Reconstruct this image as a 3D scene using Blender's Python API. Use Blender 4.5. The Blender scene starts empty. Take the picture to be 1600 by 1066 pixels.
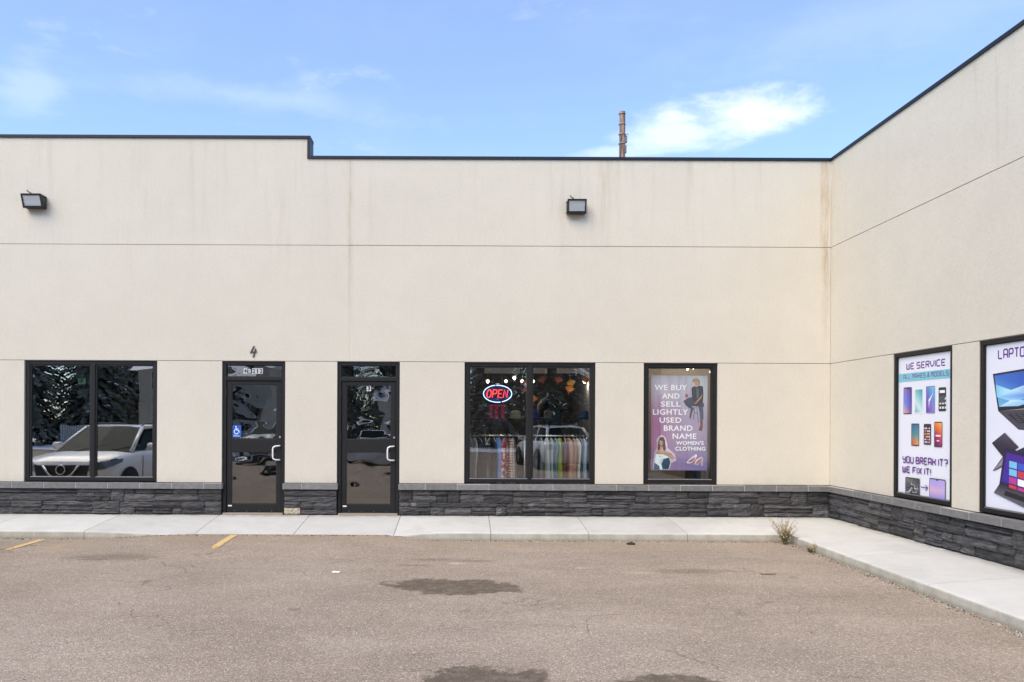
import bpy, bmesh, math, random
from mathutils import Vector, Matrix
R = math.radians
random.seed(11)
S = bpy.context.scene
COL = S.collection

# ------------------------------------------------------------------ camera
FPX, PX, PY, CAMD, CAMZ, ROLL = 1151.7, 730.0, 655.0, 11.8, 1.547, 0.0045
cam_d = bpy.data.cameras.new('camera')
cam = bpy.data.objects.new('camera', cam_d); COL.objects.link(cam)
cam_d.sensor_width = 36; cam_d.lens = FPX / 1600 * 36
cam_d.shift_x = (800 - PX) / 1600; cam_d.shift_y = (PY - 533) / 1600
cam_d.clip_end = 2000; cam_d.clip_start = 0.05
cam.matrix_world = Matrix.Translation((0, -CAMD, CAMZ)) @ Matrix.Rotation(R(90), 4, 'X') @ Matrix.Rotation(ROLL, 4, 'Z')
S.camera = cam
# ------------------------------------------------------------------ exposure
S.view_settings.view_transform = 'Standard'; S.view_settings.look = 'None'
S.view_settings.exposure = 1.16; S.view_settings.gamma = 1; S.view_settings.use_curve_mapping = False
S.render.engine = 'CYCLES'
cy = S.cycles
cy.use_denoising = True; cy.max_bounces = 8; cy.diffuse_bounces = 4; cy.glossy_bounces = 4
cy.transparent_max_bounces = 16; cy.caustics_reflective = False; cy.caustics_refractive = False

# ------------------------------------------------------------------ node helper
class NT:
    def __init__(s, tree): s.t = tree; s.n = tree.nodes; s.l = tree.links
    def new(s, k, **kw):
        n = s.n.new(k)
        for a, v in kw.items(): setattr(n, a, v)
        return n
    def put(s, sock, v):
        if isinstance(v, bpy.types.NodeSocket): s.l.new(v, sock)
        elif isinstance(v, (tuple, list)):
            if sock.type == 'RGBA' and len(v) == 3: v = (*v, 1)
            sock.default_value = v
        else: sock.default_value = v
    def m(s, op, a, b=0.0, c=None, clamp=False):
        n = s.new('ShaderNodeMath', operation=op, use_clamp=clamp)
        s.put(n.inputs[0], a); s.put(n.inputs[1], b)
        if c is not None: s.put(n.inputs[2], c)
        return n.outputs[0]
    def v(s, op, a, b=(0, 0, 0), out=0):
        n = s.new('ShaderNodeVectorMath', operation=op)
        s.put(n.inputs[0], a)
        if op == 'SCALE': s.put(n.inputs[3], b)
        elif op not in ('LENGTH', 'NORMALIZE'): s.put(n.inputs[1], b)
        return n.outputs[1] if op in ('DOT_PRODUCT', 'LENGTH', 'DISTANCE') else n.outputs[0]
    def noise(s, vec, scale, detail=3, rough=.55, dist=0):
        n = s.new('ShaderNodeTexNoise'); s.put(n.inputs['Vector'], vec)
        n.inputs['Scale'].default_value = scale; n.inputs['Detail'].default_value = detail
        n.inputs['Roughness'].default_value = rough; n.inputs['Distortion'].default_value = dist
        return n.outputs[0]
    def new_noise_col(s, vec, scale):
        n = s.new('ShaderNodeTexNoise'); s.put(n.inputs['Vector'], vec); n.inputs['Scale'].default_value = scale; n.inputs['Detail'].default_value = 4
        return n.outputs['Color']
    def voro(s, vec, scale):
        n = s.new('ShaderNodeTexVoronoi'); s.put(n.inputs['Vector'], vec); n.inputs['Scale'].default_value = scale
        return n.outputs
    def mix(s, f, a, b):
        n = s.new('ShaderNodeMix', data_type='RGBA'); s.put(n.inputs[0], f); s.put(n.inputs[6], a); s.put(n.inputs[7], b)
        return n.outputs[2]
    def rng(s, x, a, b, c=0.0, d=1.0, smooth=True):
        n = s.new('ShaderNodeMapRange'); n.interpolation_type = 'SMOOTHSTEP' if smooth else 'LINEAR'
        s.put(n.inputs[0], x)
        for i, q in enumerate((a, b, c, d)): n.inputs[i + 1].default_value = q
        return n.outputs[0]
    def xyz(s, vec):
        n = s.new('ShaderNodeSeparateXYZ'); s.put(n.inputs[0], vec); return n.outputs
    def cmb(s, x, y, z):
        n = s.new('ShaderNodeCombineXYZ'); s.put(n.inputs[0], x); s.put(n.inputs[1], y); s.put(n.inputs[2], z); return n.outputs[0]
    def pos(s): return s.new('ShaderNodeNewGeometry').outputs['Position']
    def obj(s): return s.new('ShaderNodeTexCoord').outputs['Object']
    def rand(s): return s.new('ShaderNodeObjectInfo').outputs['Random']
    def bump(s, h, strength, dist=.01):
        n = s.new('ShaderNodeBump'); n.inputs['Strength'].default_value = strength; n.inputs['Distance'].default_value = dist
        s.put(n.inputs['Height'], h); return n.outputs[0]

# ------------------------------------------------------------------ world + sun
SUN_EL, SUN_AZ = 50, 219          # azimuth clockwise from +Y: behind the camera, to its left
w = bpy.data.worlds.new('World'); S.world = w; w.use_nodes = True
N = NT(w.node_tree); N.n.clear()
sky = N.new('ShaderNodeTexSky', sky_type='NISHITA'); sky.sun_disc = False
sky.sun_elevation = R(SUN_EL); sky.sun_rotation = R(SUN_AZ)
sky.altitude = 500; sky.air_density = 1.0; sky.dust_density = .6; sky.ozone_density = 1.6
d = N.v('NORMALIZE', N.new('ShaderNodeTexCoord').outputs['Generated'])
dx, dy, dz = N.xyz(d)
# cloud field: thin veils everywhere plus a few banks at given bearings
st = N.v('MULTIPLY', d, (1, 1, 2.6))
n1 = N.noise(st, 7, 8, .62, .3); n2 = N.noise(st, 2.2, 5, .6, .2); n3 = N.noise(st, 9.5, 9, .6, .15)
veil = N.m('MULTIPLY', N.rng(n2, .46, .78), N.rng(n1, .3, .75))
def bank(px, py, wx, wz, edge=.35, amp=1.0, hard=(.42, .62)):
    a = Vector(((px - PX) / FPX, 1, (PY - py) / FPX)).normalized()
    t1 = Vector((a.y, -a.x, 0)).normalized(); t2 = t1.cross(a)
    p = N.m('DIVIDE', N.v('DOT_PRODUCT', d, tuple(t1)), wx / FPX); q = N.m('DIVIDE', N.v('DOT_PRODUCT', d, tuple(t2)), wz / FPX)
    r = N.m('SQRT', N.m('ADD', N.m('MULTIPLY', p, p), N.m('MULTIPLY', q, q)))
    front = N.m('GREATER_THAN', N.v('DOT_PRODUCT', d, tuple(a)), .5)
    k = N.m('MULTIPLY', N.rng(r, 1.5, .0, 0, 1, False), .75)
    k = N.m('ADD', k, N.m('MULTIPLY', N.m('SUBTRACT', n3, .5), 1.5))
    k = N.rng(k, *hard)
    return N.m('MULTIPLY', N.m('MULTIPLY', k, front), amp)
cl = N.m('MULTIPLY', veil, .10)
for args in ((1150, 174, 108, 34, .3, .60, (.16, .75)), (1070, 206, 90, 30, .3, .42, (.14, .75)), (370, 150, 260, 22, .3, .13, (.12, .95)),
             (1420, 20, 330, 50, .3, .08, (.1, .9)), (45, 135, 42, 40, .3, .14, (.15, .85)), (1000, 234, 120, 10, .3, .25, (.1, .6))):
    cl = N.m('MAXIMUM', cl, bank(*args))
tint = N.v('MULTIPLY', sky.outputs[0], (.82, .97, 1.17))
haze_ = N.mix(.11, tint, (5.6, 5.9, 6.5, 1))
skyc = N.mix(N.m('MINIMUM', cl, 1), haze_, (6.4, 6.5, 6.7, 1))
bg = N.new('ShaderNodeBackground'); N.put(bg.inputs[0], skyc); bg.inputs[1].default_value = 0.115
N.l.new(bg.outputs[0], N.new('ShaderNodeOutputWorld').inputs[0])
sd = bpy.data.lights.new('sun', 'SUN'); sd.energy = 1.85; sd.angle = R(48); sd.color = (1, .872, .70)
sun = bpy.data.objects.new('sun', sd); COL.objects.link(sun)
sv = Vector((math.sin(R(SUN_AZ)) * math.cos(R(SUN_EL)), math.cos(R(SUN_AZ)) * math.cos(R(SUN_EL)), math.sin(R(SUN_EL))))
sun.rotation_euler = sv.to_track_quat('Z', 'Y').to_euler(); sun.location = sv * 30

# ------------------------------------------------------------------ mesh helper
class MB:
    def __init__(s): s.v = []; s.f = []; s.mi = []; s.c = []
    def face(s, pts, mi=0, col=None):
        b = len(s.v); s.v += [tuple(p) for p in pts]; s.f.append(tuple(range(b, b + len(pts)))); s.mi.append(mi); s.c.append(col)
    def mesh(s, vs, fs, mi=0, col=None):
        b = len(s.v); s.v += [tuple(p) for p in vs]
        for f in fs: s.f.append(tuple(b + i for i in f)); s.mi.append(mi); s.c.append(col)
    def box(s, x0, y0, z0, x1, y1, z1, mi=0, col=None):
        vs = [(x0, y0, z0), (x1, y0, z0), (x1, y1, z0), (x0, y1, z0), (x0, y0, z1), (x1, y0, z1), (x1, y1, z1), (x0, y1, z1)]
        s.mesh(vs, [(0, 3, 2, 1), (4, 5, 6, 7), (0, 1, 5, 4), (1, 2, 6, 5), (2, 3, 7, 6), (3, 0, 4, 7)], mi, col)
        return s
    def tube(s, pts, r, n=6, mi=0, col=None, caps=True):
        pts = [Vector(p) for p in pts]; rs = r if isinstance(r, (list, tuple)) else [r] * len(pts)
        rings = []; prev = None
        for i, p in enumerate(pts):
            t = (pts[min(i + 1, len(pts) - 1)] - pts[max(i - 1, 0)]).normalized()
            a = prev if prev is not None else (Vector((0, 0, 1)) if abs(t.z) < .9 else Vector((1, 0, 0)))
            u = (a - t * a.dot(t)).normalized(); prev = u; q = t.cross(u)
            rings.append([p + (u * math.cos(2 * math.pi * k / n) + q * math.sin(2 * math.pi * k / n)) * rs[i] for k in range(n)])
        vs = [p for g in rings for p in g]; fs = []
        for i in range(len(pts) - 1):
            for k in range(n):
                fs.append((i * n + k, i * n + (k + 1) % n, (i + 1) * n + (k + 1) % n, (i + 1) * n + k))
        if caps: fs += [tuple(range(n))[::-1], tuple((len(pts) - 1) * n + k for k in range(n))]
        s.mesh(vs, fs, mi, col); return s
    def lathe(s, prof, n=16, c=(0, 0, 0), mi=0, col=None):
        vs = []; fs = []
        for r, z in prof:
            for k in range(n): vs.append((c[0] + r * math.cos(2 * math.pi * k / n), c[1] + r * math.sin(2 * math.pi * k / n), c[2] + z))
        for i in range(len(prof) - 1):
            for k in range(n): fs.append((i * n + k, i * n + (k + 1) % n, (i + 1) * n + (k + 1) % n, (i + 1) * n + k))
        s.mesh(vs, fs, mi, col); return s
    def build(s, name, mats, parent=None, smooth=False, bevel=0, loc=(0, 0, 0), rz=0, kind=None, solid=False):
        me = bpy.data.meshes.new(name); me.from_pydata(s.v, [], s.f)
        if not isinstance(mats, (list, tuple)): mats = [mats]
        for q in mats: me.materials.append(q)
        me.polygons.foreach_set('material_index', s.mi)
        if any(c is not None for c in s.c):
            at = me.color_attributes.new('ink', 'FLOAT_COLOR', 'CORNER'); i = 0
            for f, c in zip(s.f, s.c):
                for k in range(len(f)):
                    q = (c[k] if isinstance(c[0], (tuple, list)) else c) if c is not None else (1, 1, 1)
                    at.data[i].color = (*q[:3], 1); i += 1
        me.validate(); me.update()
        if smooth: me.polygons.foreach_set('use_smooth', [True] * len(me.polygons))
        o = bpy.data.objects.new(name, me); COL.objects.link(o); o.location = loc; o.rotation_euler = (0, 0, rz)
        if parent is not None: o.parent = parent
        if bevel:
            bv = o.modifiers.new('bevel', 'BEVEL'); bv.width = bevel; bv.segments = 2; bv.limit_method = 'ANGLE'
        if kind: o['kind'] = kind
        return o

def empty(name, loc=(0, 0, 0), rz=0, parent=None):
    o = bpy.data.objects.new(name, None); COL.objects.link(o); o.location = loc; o.rotation_euler = (0, 0, rz); o.empty_display_size = .2
    if parent is not None: o.parent = parent
    return o
def tag(o, label, cat, group=None):
    o['label'] = label; o['category'] = cat
    if group: o['group'] = group
    return o
def lin(r, g, b):
    f = lambda c: c / 12.92 if c <= .04045 else ((c + .055) / 1.055) ** 2.4
    return (f(r / 255), f(g / 255), f(b / 255))
def unroll(px, py):
    dx, dy = px - PX, py - PY
    return dx + ROLL * dy, dy - ROLL * dx
def at(px, py, y):              # photo pixel -> point at depth y
    tx, ty = unroll(px, py); D = y + CAMD
    return Vector((tx * D / FPX, y, CAMZ - ty * D / FPX))
XW = 5.81
def on_wing(px, py, off=.0425):   # photo pixel -> (u along the wing wall, height) on a sheet behind its face
    tx, ty = unroll(px, py); D = FPX * (XW + off) / tx
    return (CAMD - D, CAMZ - ty * D / FPX)

# ------------------------------------------------------------------ materials
def mat(name, base, rough=.6, metal=0, spec=.5, fn=None, emit=None, es=0):
    m = bpy.data.materials.new(name); m.use_nodes = True; n = NT(m.node_tree)
    b = n.n['Principled BSDF']; b.inputs['Base Color'].default_value = (*base, 1)
    b.inputs['Roughness'].default_value = rough; b.inputs['Metallic'].default_value = metal; b.inputs['Specular IOR Level'].default_value = spec
    if emit: b.inputs['Emission Color'].default_value = (*emit, 1); b.inputs['Emission Strength'].default_value = es
    if fn: fn(n, b)
    return m
def mottle(scale, amt, base, bscale=0, bstr=0, rand=0, bdist=.004):
    def fn(n, b):
        p = n.obj(); x = n.noise(p, scale, 4)
        k = n.rng(x, .25, .75, 1 - amt, 1 + amt, False)
        if rand: k = n.m('MULTIPLY', k, n.rng(n.rand(), 0, 1, 1 - rand, 1 + rand, False))
        n.put(b.inputs['Base Color'], n.v('SCALE', base, k))
        if bscale: n.put(b.inputs['Normal'], n.bump(n.noise(p, bscale, 3), bstr, bdist))
    return fn

def stucco_fn(n, b):
    p = n.pos(); x, y, z = n.xyz(p)
    big = n.noise(p, .55, 4, .6); mid = n.noise(p, 3.2, 4); fine = n.noise(p, 85, 3, .7)
    c = n.mix(n.rng(big, .3, .7), (.622, .568, .462), (.650, .595, .485))
    c = n.v('SCALE', c, n.rng(mid, .25, .75, .98, 1.02, False))
    c = n.v('SCALE', c, n.rng(n.noise(n.v('MULTIPLY', p, (1, 1, 1.6)), 24, 4, .65), .3, .7, .955, 1.045, False))
    c = n.v('SCALE', c, n.rng(fine, .3, .7, .94, 1.06, False))
    # run-off streaks below the parapet
    along = n.m('SUBTRACT', x, y)
    sv_ = n.cmb(n.m('MULTIPLY', along, 1), 0, n.m('MULTIPLY', z, .07))
    streak = n.rng(n.noise(sv_, 5.5, 5, .65), .48, .72)
    wide = n.rng(n.noise(sv_, .9, 3), .35, .7)
    fall = n.rng(z, 3.3, 5.75)
    amt = n.m('MULTIPLY', n.m('MULTIPLY', streak, wide), n.m('MULTIPLY', fall, .40))
    c = n.mix(amt, c, (.40, .345, .26))
    # narrow stains at fixed places: (x along, width, strength, lowest z)
    for cx, wd, st, zl in ((-1.885, .05, .38, 2.6), (2.17, .10, .40, 3.9), (2.40, .04, .30, 4.1), (4.25, .03, .25, 4.6), (4.66, .06, .22, 4.8), (5.73, .06, .80, 2.4), (5.66, .025, .55, 3.6), (5.87, .03, .25, 3.0)):
        wob = n.m('MULTIPLY', n.m('SUBTRACT', n.noise(n.cmb(cx, 0, n.m('MULTIPLY', z, 1.3)), 2.5, 4), .5), wd * 1.6)
        q = n.m('ABSOLUTE', n.m('SUBTRACT', n.m('SUBTRACT', along, cx), wob))
        g = n.m('MULTIPLY', n.rng(q, wd * 1.5, 0), n.rng(z, zl, zl + 1.6))
        g = n.m('MULTIPLY', g, n.rng(n.noise(sv_, 26, 4, .7), .3, .7))
        c = n.mix(n.m('MULTIPLY', g, st), c, (.40, .30, .19))
    # smudges under the wall lights: their soft shadow painted in along with dirt
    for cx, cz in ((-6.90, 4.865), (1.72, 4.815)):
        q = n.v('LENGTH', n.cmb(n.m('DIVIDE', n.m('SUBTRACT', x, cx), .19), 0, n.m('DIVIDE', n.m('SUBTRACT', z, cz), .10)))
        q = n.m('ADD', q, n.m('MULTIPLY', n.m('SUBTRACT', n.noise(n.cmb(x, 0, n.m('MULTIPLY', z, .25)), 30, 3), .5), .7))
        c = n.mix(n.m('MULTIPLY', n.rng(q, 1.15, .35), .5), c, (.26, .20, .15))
    # splash dirt just above the sill
    low = n.m('MULTIPLY', n.rng(z, .85, .5), n.rng(n.noise(p, 4, 4), .35, .7))
    c = n.mix(n.m('MULTIPLY', low, .18), c, (.45, .40, .33))
    n.put(b.inputs['Base Color'], c)
    n.put(b.inputs['Normal'], n.bump(n.m('ADD', fine, n.m('MULTIPLY', n.noise(p, 30, 3), .6)), .55, .006))
M = {}
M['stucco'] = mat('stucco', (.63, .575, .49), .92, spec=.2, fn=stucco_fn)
M['joint'] = mat('joint_sealant', (.22, .19, .15), .85)
M['cap'] = mat('cap_metal', (.013, .016, .022), .5, spec=.3)
def stone_fn(n, b):
    p = n.pos(); r = n.rand()
    q = n.v('MULTIPLY', p, (.75, .75, 5.5))
    a = n.noise(q, 9, 5, .65); f = n.noise(p, 70, 3, .7)
    k = n.m('MULTIPLY', n.rng(a, .3, .72, .30, 1.85, False), n.rng(r, 0, 1, .55, 1.55, False))
    k = n.m('MULTIPLY', k, n.rng(f, .3, .7, .75, 1.25, False))
    c = n.v('SCALE', n.mix(n.rng(n.noise(p, 2.5, 2), .35, .65), (.057, .055, .056), (.066, .061, .058)), k)
    c = n.mix(n.m('MULTIPLY', n.rng(n.noise(p, 3.1, 3), .66, .74), .6), c, (.24, .24, .24))
    n.put(b.inputs['Base Color'], c)
    n.put(b.inputs['Normal'], n.bump(n.m('ADD', n.m('MULTIPLY', a, 1.5), n.m('MULTIPLY', f, .5)), .9, .02))
M['stone'] = mat('ledge_stone', (.07, .07, .075), .78, fn=stone_fn)
M['tan_stone'] = mat('tan_stone', (.42, .37, .26), .85, fn=mottle(12, .3, (.42, .37, .26), 60, .6))
M['sill'] = mat('sill_stone', (.17, .165, .16), .85, fn=mottle(14, .25, (.175, .168, .160), 90, .6, rand=.14))
M['mortar'] = mat('mortar', (.40, .39, .36), .9)
M['dark_mortar'] = mat('dark_mortar', (.022, .022, .024), .95)
M['frame'] = mat('dark_aluminium', (.014, .013, .012), .5, spec=.3)
M['gasket'] = mat('gasket', (.008, .008, .009), .7)
M['bare_alu'] = mat('bare_aluminium', (.62, .62, .62), .38, 1)
M['white_alu'] = mat('white_handle', (.78, .77, .74), .35)
M['white'] = mat('white_plastic', (.8, .8, .78), .5)
M['black'] = mat('black_plastic', (.012, .012, .012), .5)
M['housing'] = mat('lamp_housing', (.035, .032, .028), .55, fn=mottle(20, .3, (.035, .032, .028)))
M['lens'] = mat('ribbed_lens', (.46, .47, .45), .3)
M['cable'] = mat('cable', (.11, .095, .075), .7)

def glass(name, refl, tint, wave=0.0, wscale=3.0):
    m = bpy.data.materials.new(name); m.use_nodes = True; n = NT(m.node_tree); n.n.clear()
    ge = n.new('ShaderNodeNewGeometry'); co = n.m('ABSOLUTE', n.v('DOT_PRODUCT', ge.outputs['Normal'], ge.outputs['Incoming']))
    fr = n.m('MULTIPLY_ADD', n.m('POWER', n.m('SUBTRACT', 1, co), 5), .96, .04)
    gl = n.new('ShaderNodeBsdfGlossy'); gl.inputs['Roughness'].default_value = .0; gl.inputs['Color'].default_value = (1, .985, .945, 1)
    tr = n.new('ShaderNodeBsdfTransparent'); tr.inputs['Color'].default_value = (*tint, 1)
    f = n.m('ADD', fr, refl, clamp=True)
    if wave:
        p = n.pos(); hgt = n.noise(n.v('MULTIPLY', p, (.8, 1, 1.25)), wscale, 1.2, .4, .2)
        bp = n.bump(hgt, 1.0, wave); n.put(gl.inputs['Normal'], bp)
    mx = n.new('ShaderNodeMixShader'); n.put(mx.inputs[0], f); n.l.new(tr.outputs[0], mx.inputs[1]); n.l.new(gl.outputs[0], mx.inputs[2])
    n.l.new(mx.outputs[0], n.new('ShaderNodeOutputMaterial').inputs[0]); return m
M['glass_a'] = glass('reflective_glass', .37, (.60, .61, .59), .0006, 2.2)
M['glass_b'] = glass('shop_glass', .155, (.92, .92, .91), .0005, 2.0)
M['glass_p'] = glass('poster_glass', .05, (.97, .97, .97), .0005, 2.0)
M['glass_d'] = glass('wavy_door_glass', .20, (.34, .35, .34), .0085, 2.4)
M['glass_in'] = glass('inner_glass', -.04, (.96, .97, .96))

def concrete_fn(base, dirt, wear):
    def fn(n, b):
        p = n.pos(); x, y, z = n.xyz(p)
        big = n.noise(p, .9, 5, .6); mid = n.noise(p, 6, 4); fine = n.noise(p, 120, 3, .7)
        c = n.mix(n.m('MULTIPLY', n.rng(big, .42, .72), wear), base, dirt)
        c = n.v('SCALE', c, n.rng(n.rand(), 0, 1, .95, 1.04, False))
        c = n.v('SCALE', c, n.rng(mid, .3, .7, .96, 1.04, False)); c = n.v('SCALE', c, n.rng(fine, .3, .7, .93, 1.07, False))
        sp = n.voro(n.v('MULTIPLY', p, (1, 1, 0)), 2.6); spot = n.m('MULTIPLY', n.rng(n.m('ADD', sp[0], n.m('MULTIPLY', n.noise(p, 20, 3), .05)), .085, .05), n.rng(n.xyz(sp[1])[0], .62, .75))
        c = n.mix(n.m('MULTIPLY', spot, .30), c, (.16, .145, .12))
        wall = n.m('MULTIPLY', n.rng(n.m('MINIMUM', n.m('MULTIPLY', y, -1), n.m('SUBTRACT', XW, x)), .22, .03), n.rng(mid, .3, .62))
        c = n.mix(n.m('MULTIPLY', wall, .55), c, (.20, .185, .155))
        n.put(b.inputs['Base Color'], c)
        n.put(b.inputs['Normal'], n.bump(n.noise(n.v('MULTIPLY', p, (1, 6, 1)), 45, 3), .25, .004))
    return fn
M['conc'] = mat('broomed_concrete', (.6, .59, .55), .9, spec=.2, fn=concrete_fn((.525, .515, .475), (.43, .42, .385), .7))
def curb_fn(n, b):
    p = n.pos(); x, y, z = n.xyz(p)
    a = n.noise(n.v('MULTIPLY', p, (1, 1, .5)), 5, 5, .65); f = n.noise(p, 90, 3, .7)
    c = n.mix(n.rng(a, .3, .7), (.50, .475, .395), (.385, .36, .29))
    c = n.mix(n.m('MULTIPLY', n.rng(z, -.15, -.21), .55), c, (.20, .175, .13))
    c = n.v('SCALE', c, n.rng(f, .3, .7, .84, 1.14, False))
    n.put(b.inputs['Base Color'], c); n.put(b.inputs['Normal'], n.bump(f, .5, .005))
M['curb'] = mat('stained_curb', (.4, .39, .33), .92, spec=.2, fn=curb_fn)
M['joint_dark'] = mat('slab_joint', (.10, .095, .085), .95)

def asphalt_fn(n, b):
    p = n.pos(); x, y, z = n.xyz(p)
    big = n.noise(p, .35, 5, .62); mid = n.noise(n.v('MULTIPLY', p, (.55, 1.3, 1)), 1.7, 5, .62)
    v1 = n.voro(p, 95); v2 = n.voro(p, 170); g = n.noise(p, 260, 2, .6); g2 = n.noise(p, 42, 3, .7)
    c = n.mix(n.rng(big, .32, .68), (.284, .228, .174), (.332, .272, .212))
    c = n.v('SCALE', c, n.rng(mid, .28, .72, .86, 1.10, False))
    vc = n.xyz(v1[1])[0]; vd = n.xyz(v2[1])[1]
    c = n.v('SCALE', c, n.rng(vc, 0, 1, .75, 1.25, False)); c = n.v('SCALE', c, n.rng(vd, 0, 1, .86, 1.14, False))
    c = n.v('SCALE', c, n.rng(g2, .3, .7, .86, 1.14, False))
    c = n.mix(n.m('MULTIPLY', n.rng(vc, .955, .99), .55), c, (.60, .56, .50))
    c = n.mix(n.m('MULTIPLY', n.rng(vd, .05, .0), .6), c, (.05, .045, .04))
    edge = n.m('MULTIPLY', n.rng(y, -2.1, -1.25), n.rng(n.noise(p, 2.3, 4), .3, .65))
    c = n.mix(n.m('MULTIPLY', edge, .40), c, (.30, .225, .14))
    wn = n.noise(p, 3.2, 5, .65); wn2 = n.noise(p, 14, 3)
    wet = None
    for cx, cy_, ax, ay in ((-.12, -4.08, .78, .40), (.15, -6.88, .47, .32), (1.42, -6.98, .42, .30), (-.35, -2.62, .40, .16), (.10, -2.70, .30, .10), (-.62, -2.98, .30, .09), (-4.35, -2.62, .9, .22), (2.6, -3.25, .6, .20)):
        q = n.v('LENGTH', n.cmb(n.m('DIVIDE', n.m('SUBTRACT', x, cx), ax), n.m('DIVIDE', n.m('SUBTRACT', y, cy_), ay), 0))
        q = n.m('ADD', q, n.m('ADD', n.m('MULTIPLY', n.m('SUBTRACT', wn, .5), 1.5), n.m('MULTIPLY', n.m('SUBTRACT', wn2, .5), .4)))
        s_ = .78 if ay > .25 else .34
        k = n.rng(q, 1.0, .80 if ay > .25 else .4, 0, s_)
        wet = k if wet is None else n.m('MAXIMUM', wet, k)
    wet = n.m('MULTIPLY', wet, n.rng(n.noise(p, 9, 4, .6), .25, .6, .62, 1.08))
    c = n.mix(wet, c, (.078, .058, .038))
    # hairline cracks in the worn areas and drips of oil
    wp_ = n.v('ADD', p, n.v('SCALE', n.v('SUBTRACT', n.new_noise_col(p, 2.5), (.5, .5, .5)), .7))
    ve = n.new('ShaderNodeTexVoronoi', feature='DISTANCE_TO_EDGE'); n.put(ve.inputs['Vector'], n.v('MULTIPLY', wp_, (.5, 1, 0))); ve.inputs['Scale'].default_value = 1.15
    ck = n.m('MULTIPLY', n.rng(ve.outputs['Distance'], .010, .002), n.rng(n.noise(p, .8, 3), .50, .60))
    c = n.mix(n.m('MULTIPLY', ck, .42), c, (.07, .055, .042))
    vo = n.voro(n.v('MULTIPLY', p, (1, 1, 0)), 1.3); oil = n.m('MULTIPLY', n.rng(n.m('ADD', vo[0], n.m('MULTIPLY', n.m('SUBTRACT', wn2, .5), .2)), .10, .03), n.rng(n.xyz(vo[1])[0], .55, .7))
    c = n.mix(n.m('MULTIPLY', oil, .38), c, (.085, .070, .056))
    pale = None
    for cx, cy_, ax, ay, s_ in ((-.12, -2.85, .16, .07, .6), (1.35, -3.1, .10, .06, .5), (-.9, -6.1, .5, .3, .16), (.15, -6.98, .16, .07, .5), (2.0, -3.35, .25, .10, .3)):
        q = n.v('LENGTH', n.cmb(n.m('DIVIDE', n.m('SUBTRACT', x, cx), ax), n.m('DIVIDE', n.m('SUBTRACT', y, cy_), ay), 0))
        q = n.m('ADD', q, n.m('MULTIPLY', n.m('SUBTRACT', wn2, .5), 1.4))
        k = n.rng(q, 1.0, .3, 0, s_); pale = k if pale is None else n.m('MAXIMUM', pale, k)
    c = n.mix(pale, c, (.52, .46, .38))
    # ghost of an old yellow line
    for cx, y0, y1 in ((-5.52, -2.25, -1.45), (.6, -1.75, -1.4)):
        k = n.m('MULTIPLY', n.rng(n.m('ABSOLUTE', n.m('SUBTRACT', x, cx)), .16, .06), n.m('MULTIPLY', n.rng(y, y0, y0 + .2), n.rng(y, y1, y1 - .2)))
        c = n.mix(n.m('MULTIPLY', n.m('MULTIPLY', k, n.rng(wn2, .35, .6)), .38), c, (.50, .34, .12))
    n.put(b.inputs['Base Color'], c)
    n.put(b.inputs['Roughness'], n.m('SUBTRACT', .93, n.m('MULTIPLY', wet, .25)))
    hgt = n.m('ADD', n.m('MULTIPLY', v1[0], -.8), n.m('ADD', n.m('MULTIPLY', g, .5), n.m('MULTIPLY', mid, 1.2)))
    n.put(b.inputs['Normal'], n.bump(hgt, .55, .008))
M['asphalt'] = mat('asphalt', (.24, .2, .17), .93, spec=.25, fn=asphalt_fn)
def paint_fn(n, b):
    p = n.pos(); w_ = n.noise(p, 16, 5, .7); x, y, z = n.xyz(p)
    c = n.mix(n.rng(n.noise(p, 60, 3), .35, .7), (.62, .43, .17), (.52, .37, .17))
    n.put(b.inputs['Base Color'], c)
    k = n.m('ADD', w_, n.m('MULTIPLY', n.rng(y, -1.85, -2.3), -.28))
    n.put(b.inputs['Alpha'], n.rng(k, .30, .38))
M['paint'] = mat('worn_yellow_paint', (.6, .4, .1), .8, fn=paint_fn)
M['soil'] = mat('grass_verge', (.10, .10, .05), .95, fn=mottle(1.5, .4, (.11, .10, .055)))
M['snow'] = mat('snow', (.78, .80, .83), .7, fn=mottle(2, .1, (.78, .80, .83), 6, .5, bdist=.05))
M['ink'] = mat('print_ink', (1, 1, 1), .45, fn=lambda n, b: n.l.new(n.new('ShaderNodeAttribute', attribute_name='ink').outputs['Color'], b.inputs['Base Color']))
def solid(name, c, r=.7, **k): return mat(name, c, r, **k)
M['interior'] = solid('interior_paint', (.24, .235, .22), .9)
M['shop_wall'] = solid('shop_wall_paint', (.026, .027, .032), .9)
M['taupe'] = solid('taupe_wall_paint', (.16, .14, .12), .9)
M['floor'] = solid('interior_floor_tile', (.10, .095, .085), .5)

# ------------------------------------------------------------------ ground
def smooth01(t): t = max(0, min(1, t)); return t * t * (3 - 2 * t)
EDGE, EDX = -1.17, XW - 1.18        # front edge of the walk, inner edge of the wing walk
def ramp(x):                         # 1 where the walk dips to the lot
    return smooth01((x + 5.6) / 1.6) * (1 - smooth01((x + 1.1) / .75))
def az(x, y):                        # height of the asphalt
    return -.205 + .070 * ramp(x) * smooth01((y + 3.0) / 1.8)
xs = [-160, -60, -30, -16] + [-12 + .35 * i for i in range(50)] + [7, 12, 30, 60, 160]
ys = [-46, -30, -18] + [-12 + .35 * i for i in range(36)] + [2, 10]
mb = MB()
vs = [(x, y, az(x, y) if y > -12 else -.205) for y in ys for x in xs]; nx = len(xs)
mb.mesh(vs, [(j * nx + i, j * nx + i + 1, (j + 1) * nx + i + 1, (j + 1) * nx + i) for j in range(len(ys) - 1) for i in range(nx - 1)])
mb.build('parking_lot', M['asphalt'], smooth=True, kind='structure')
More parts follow.
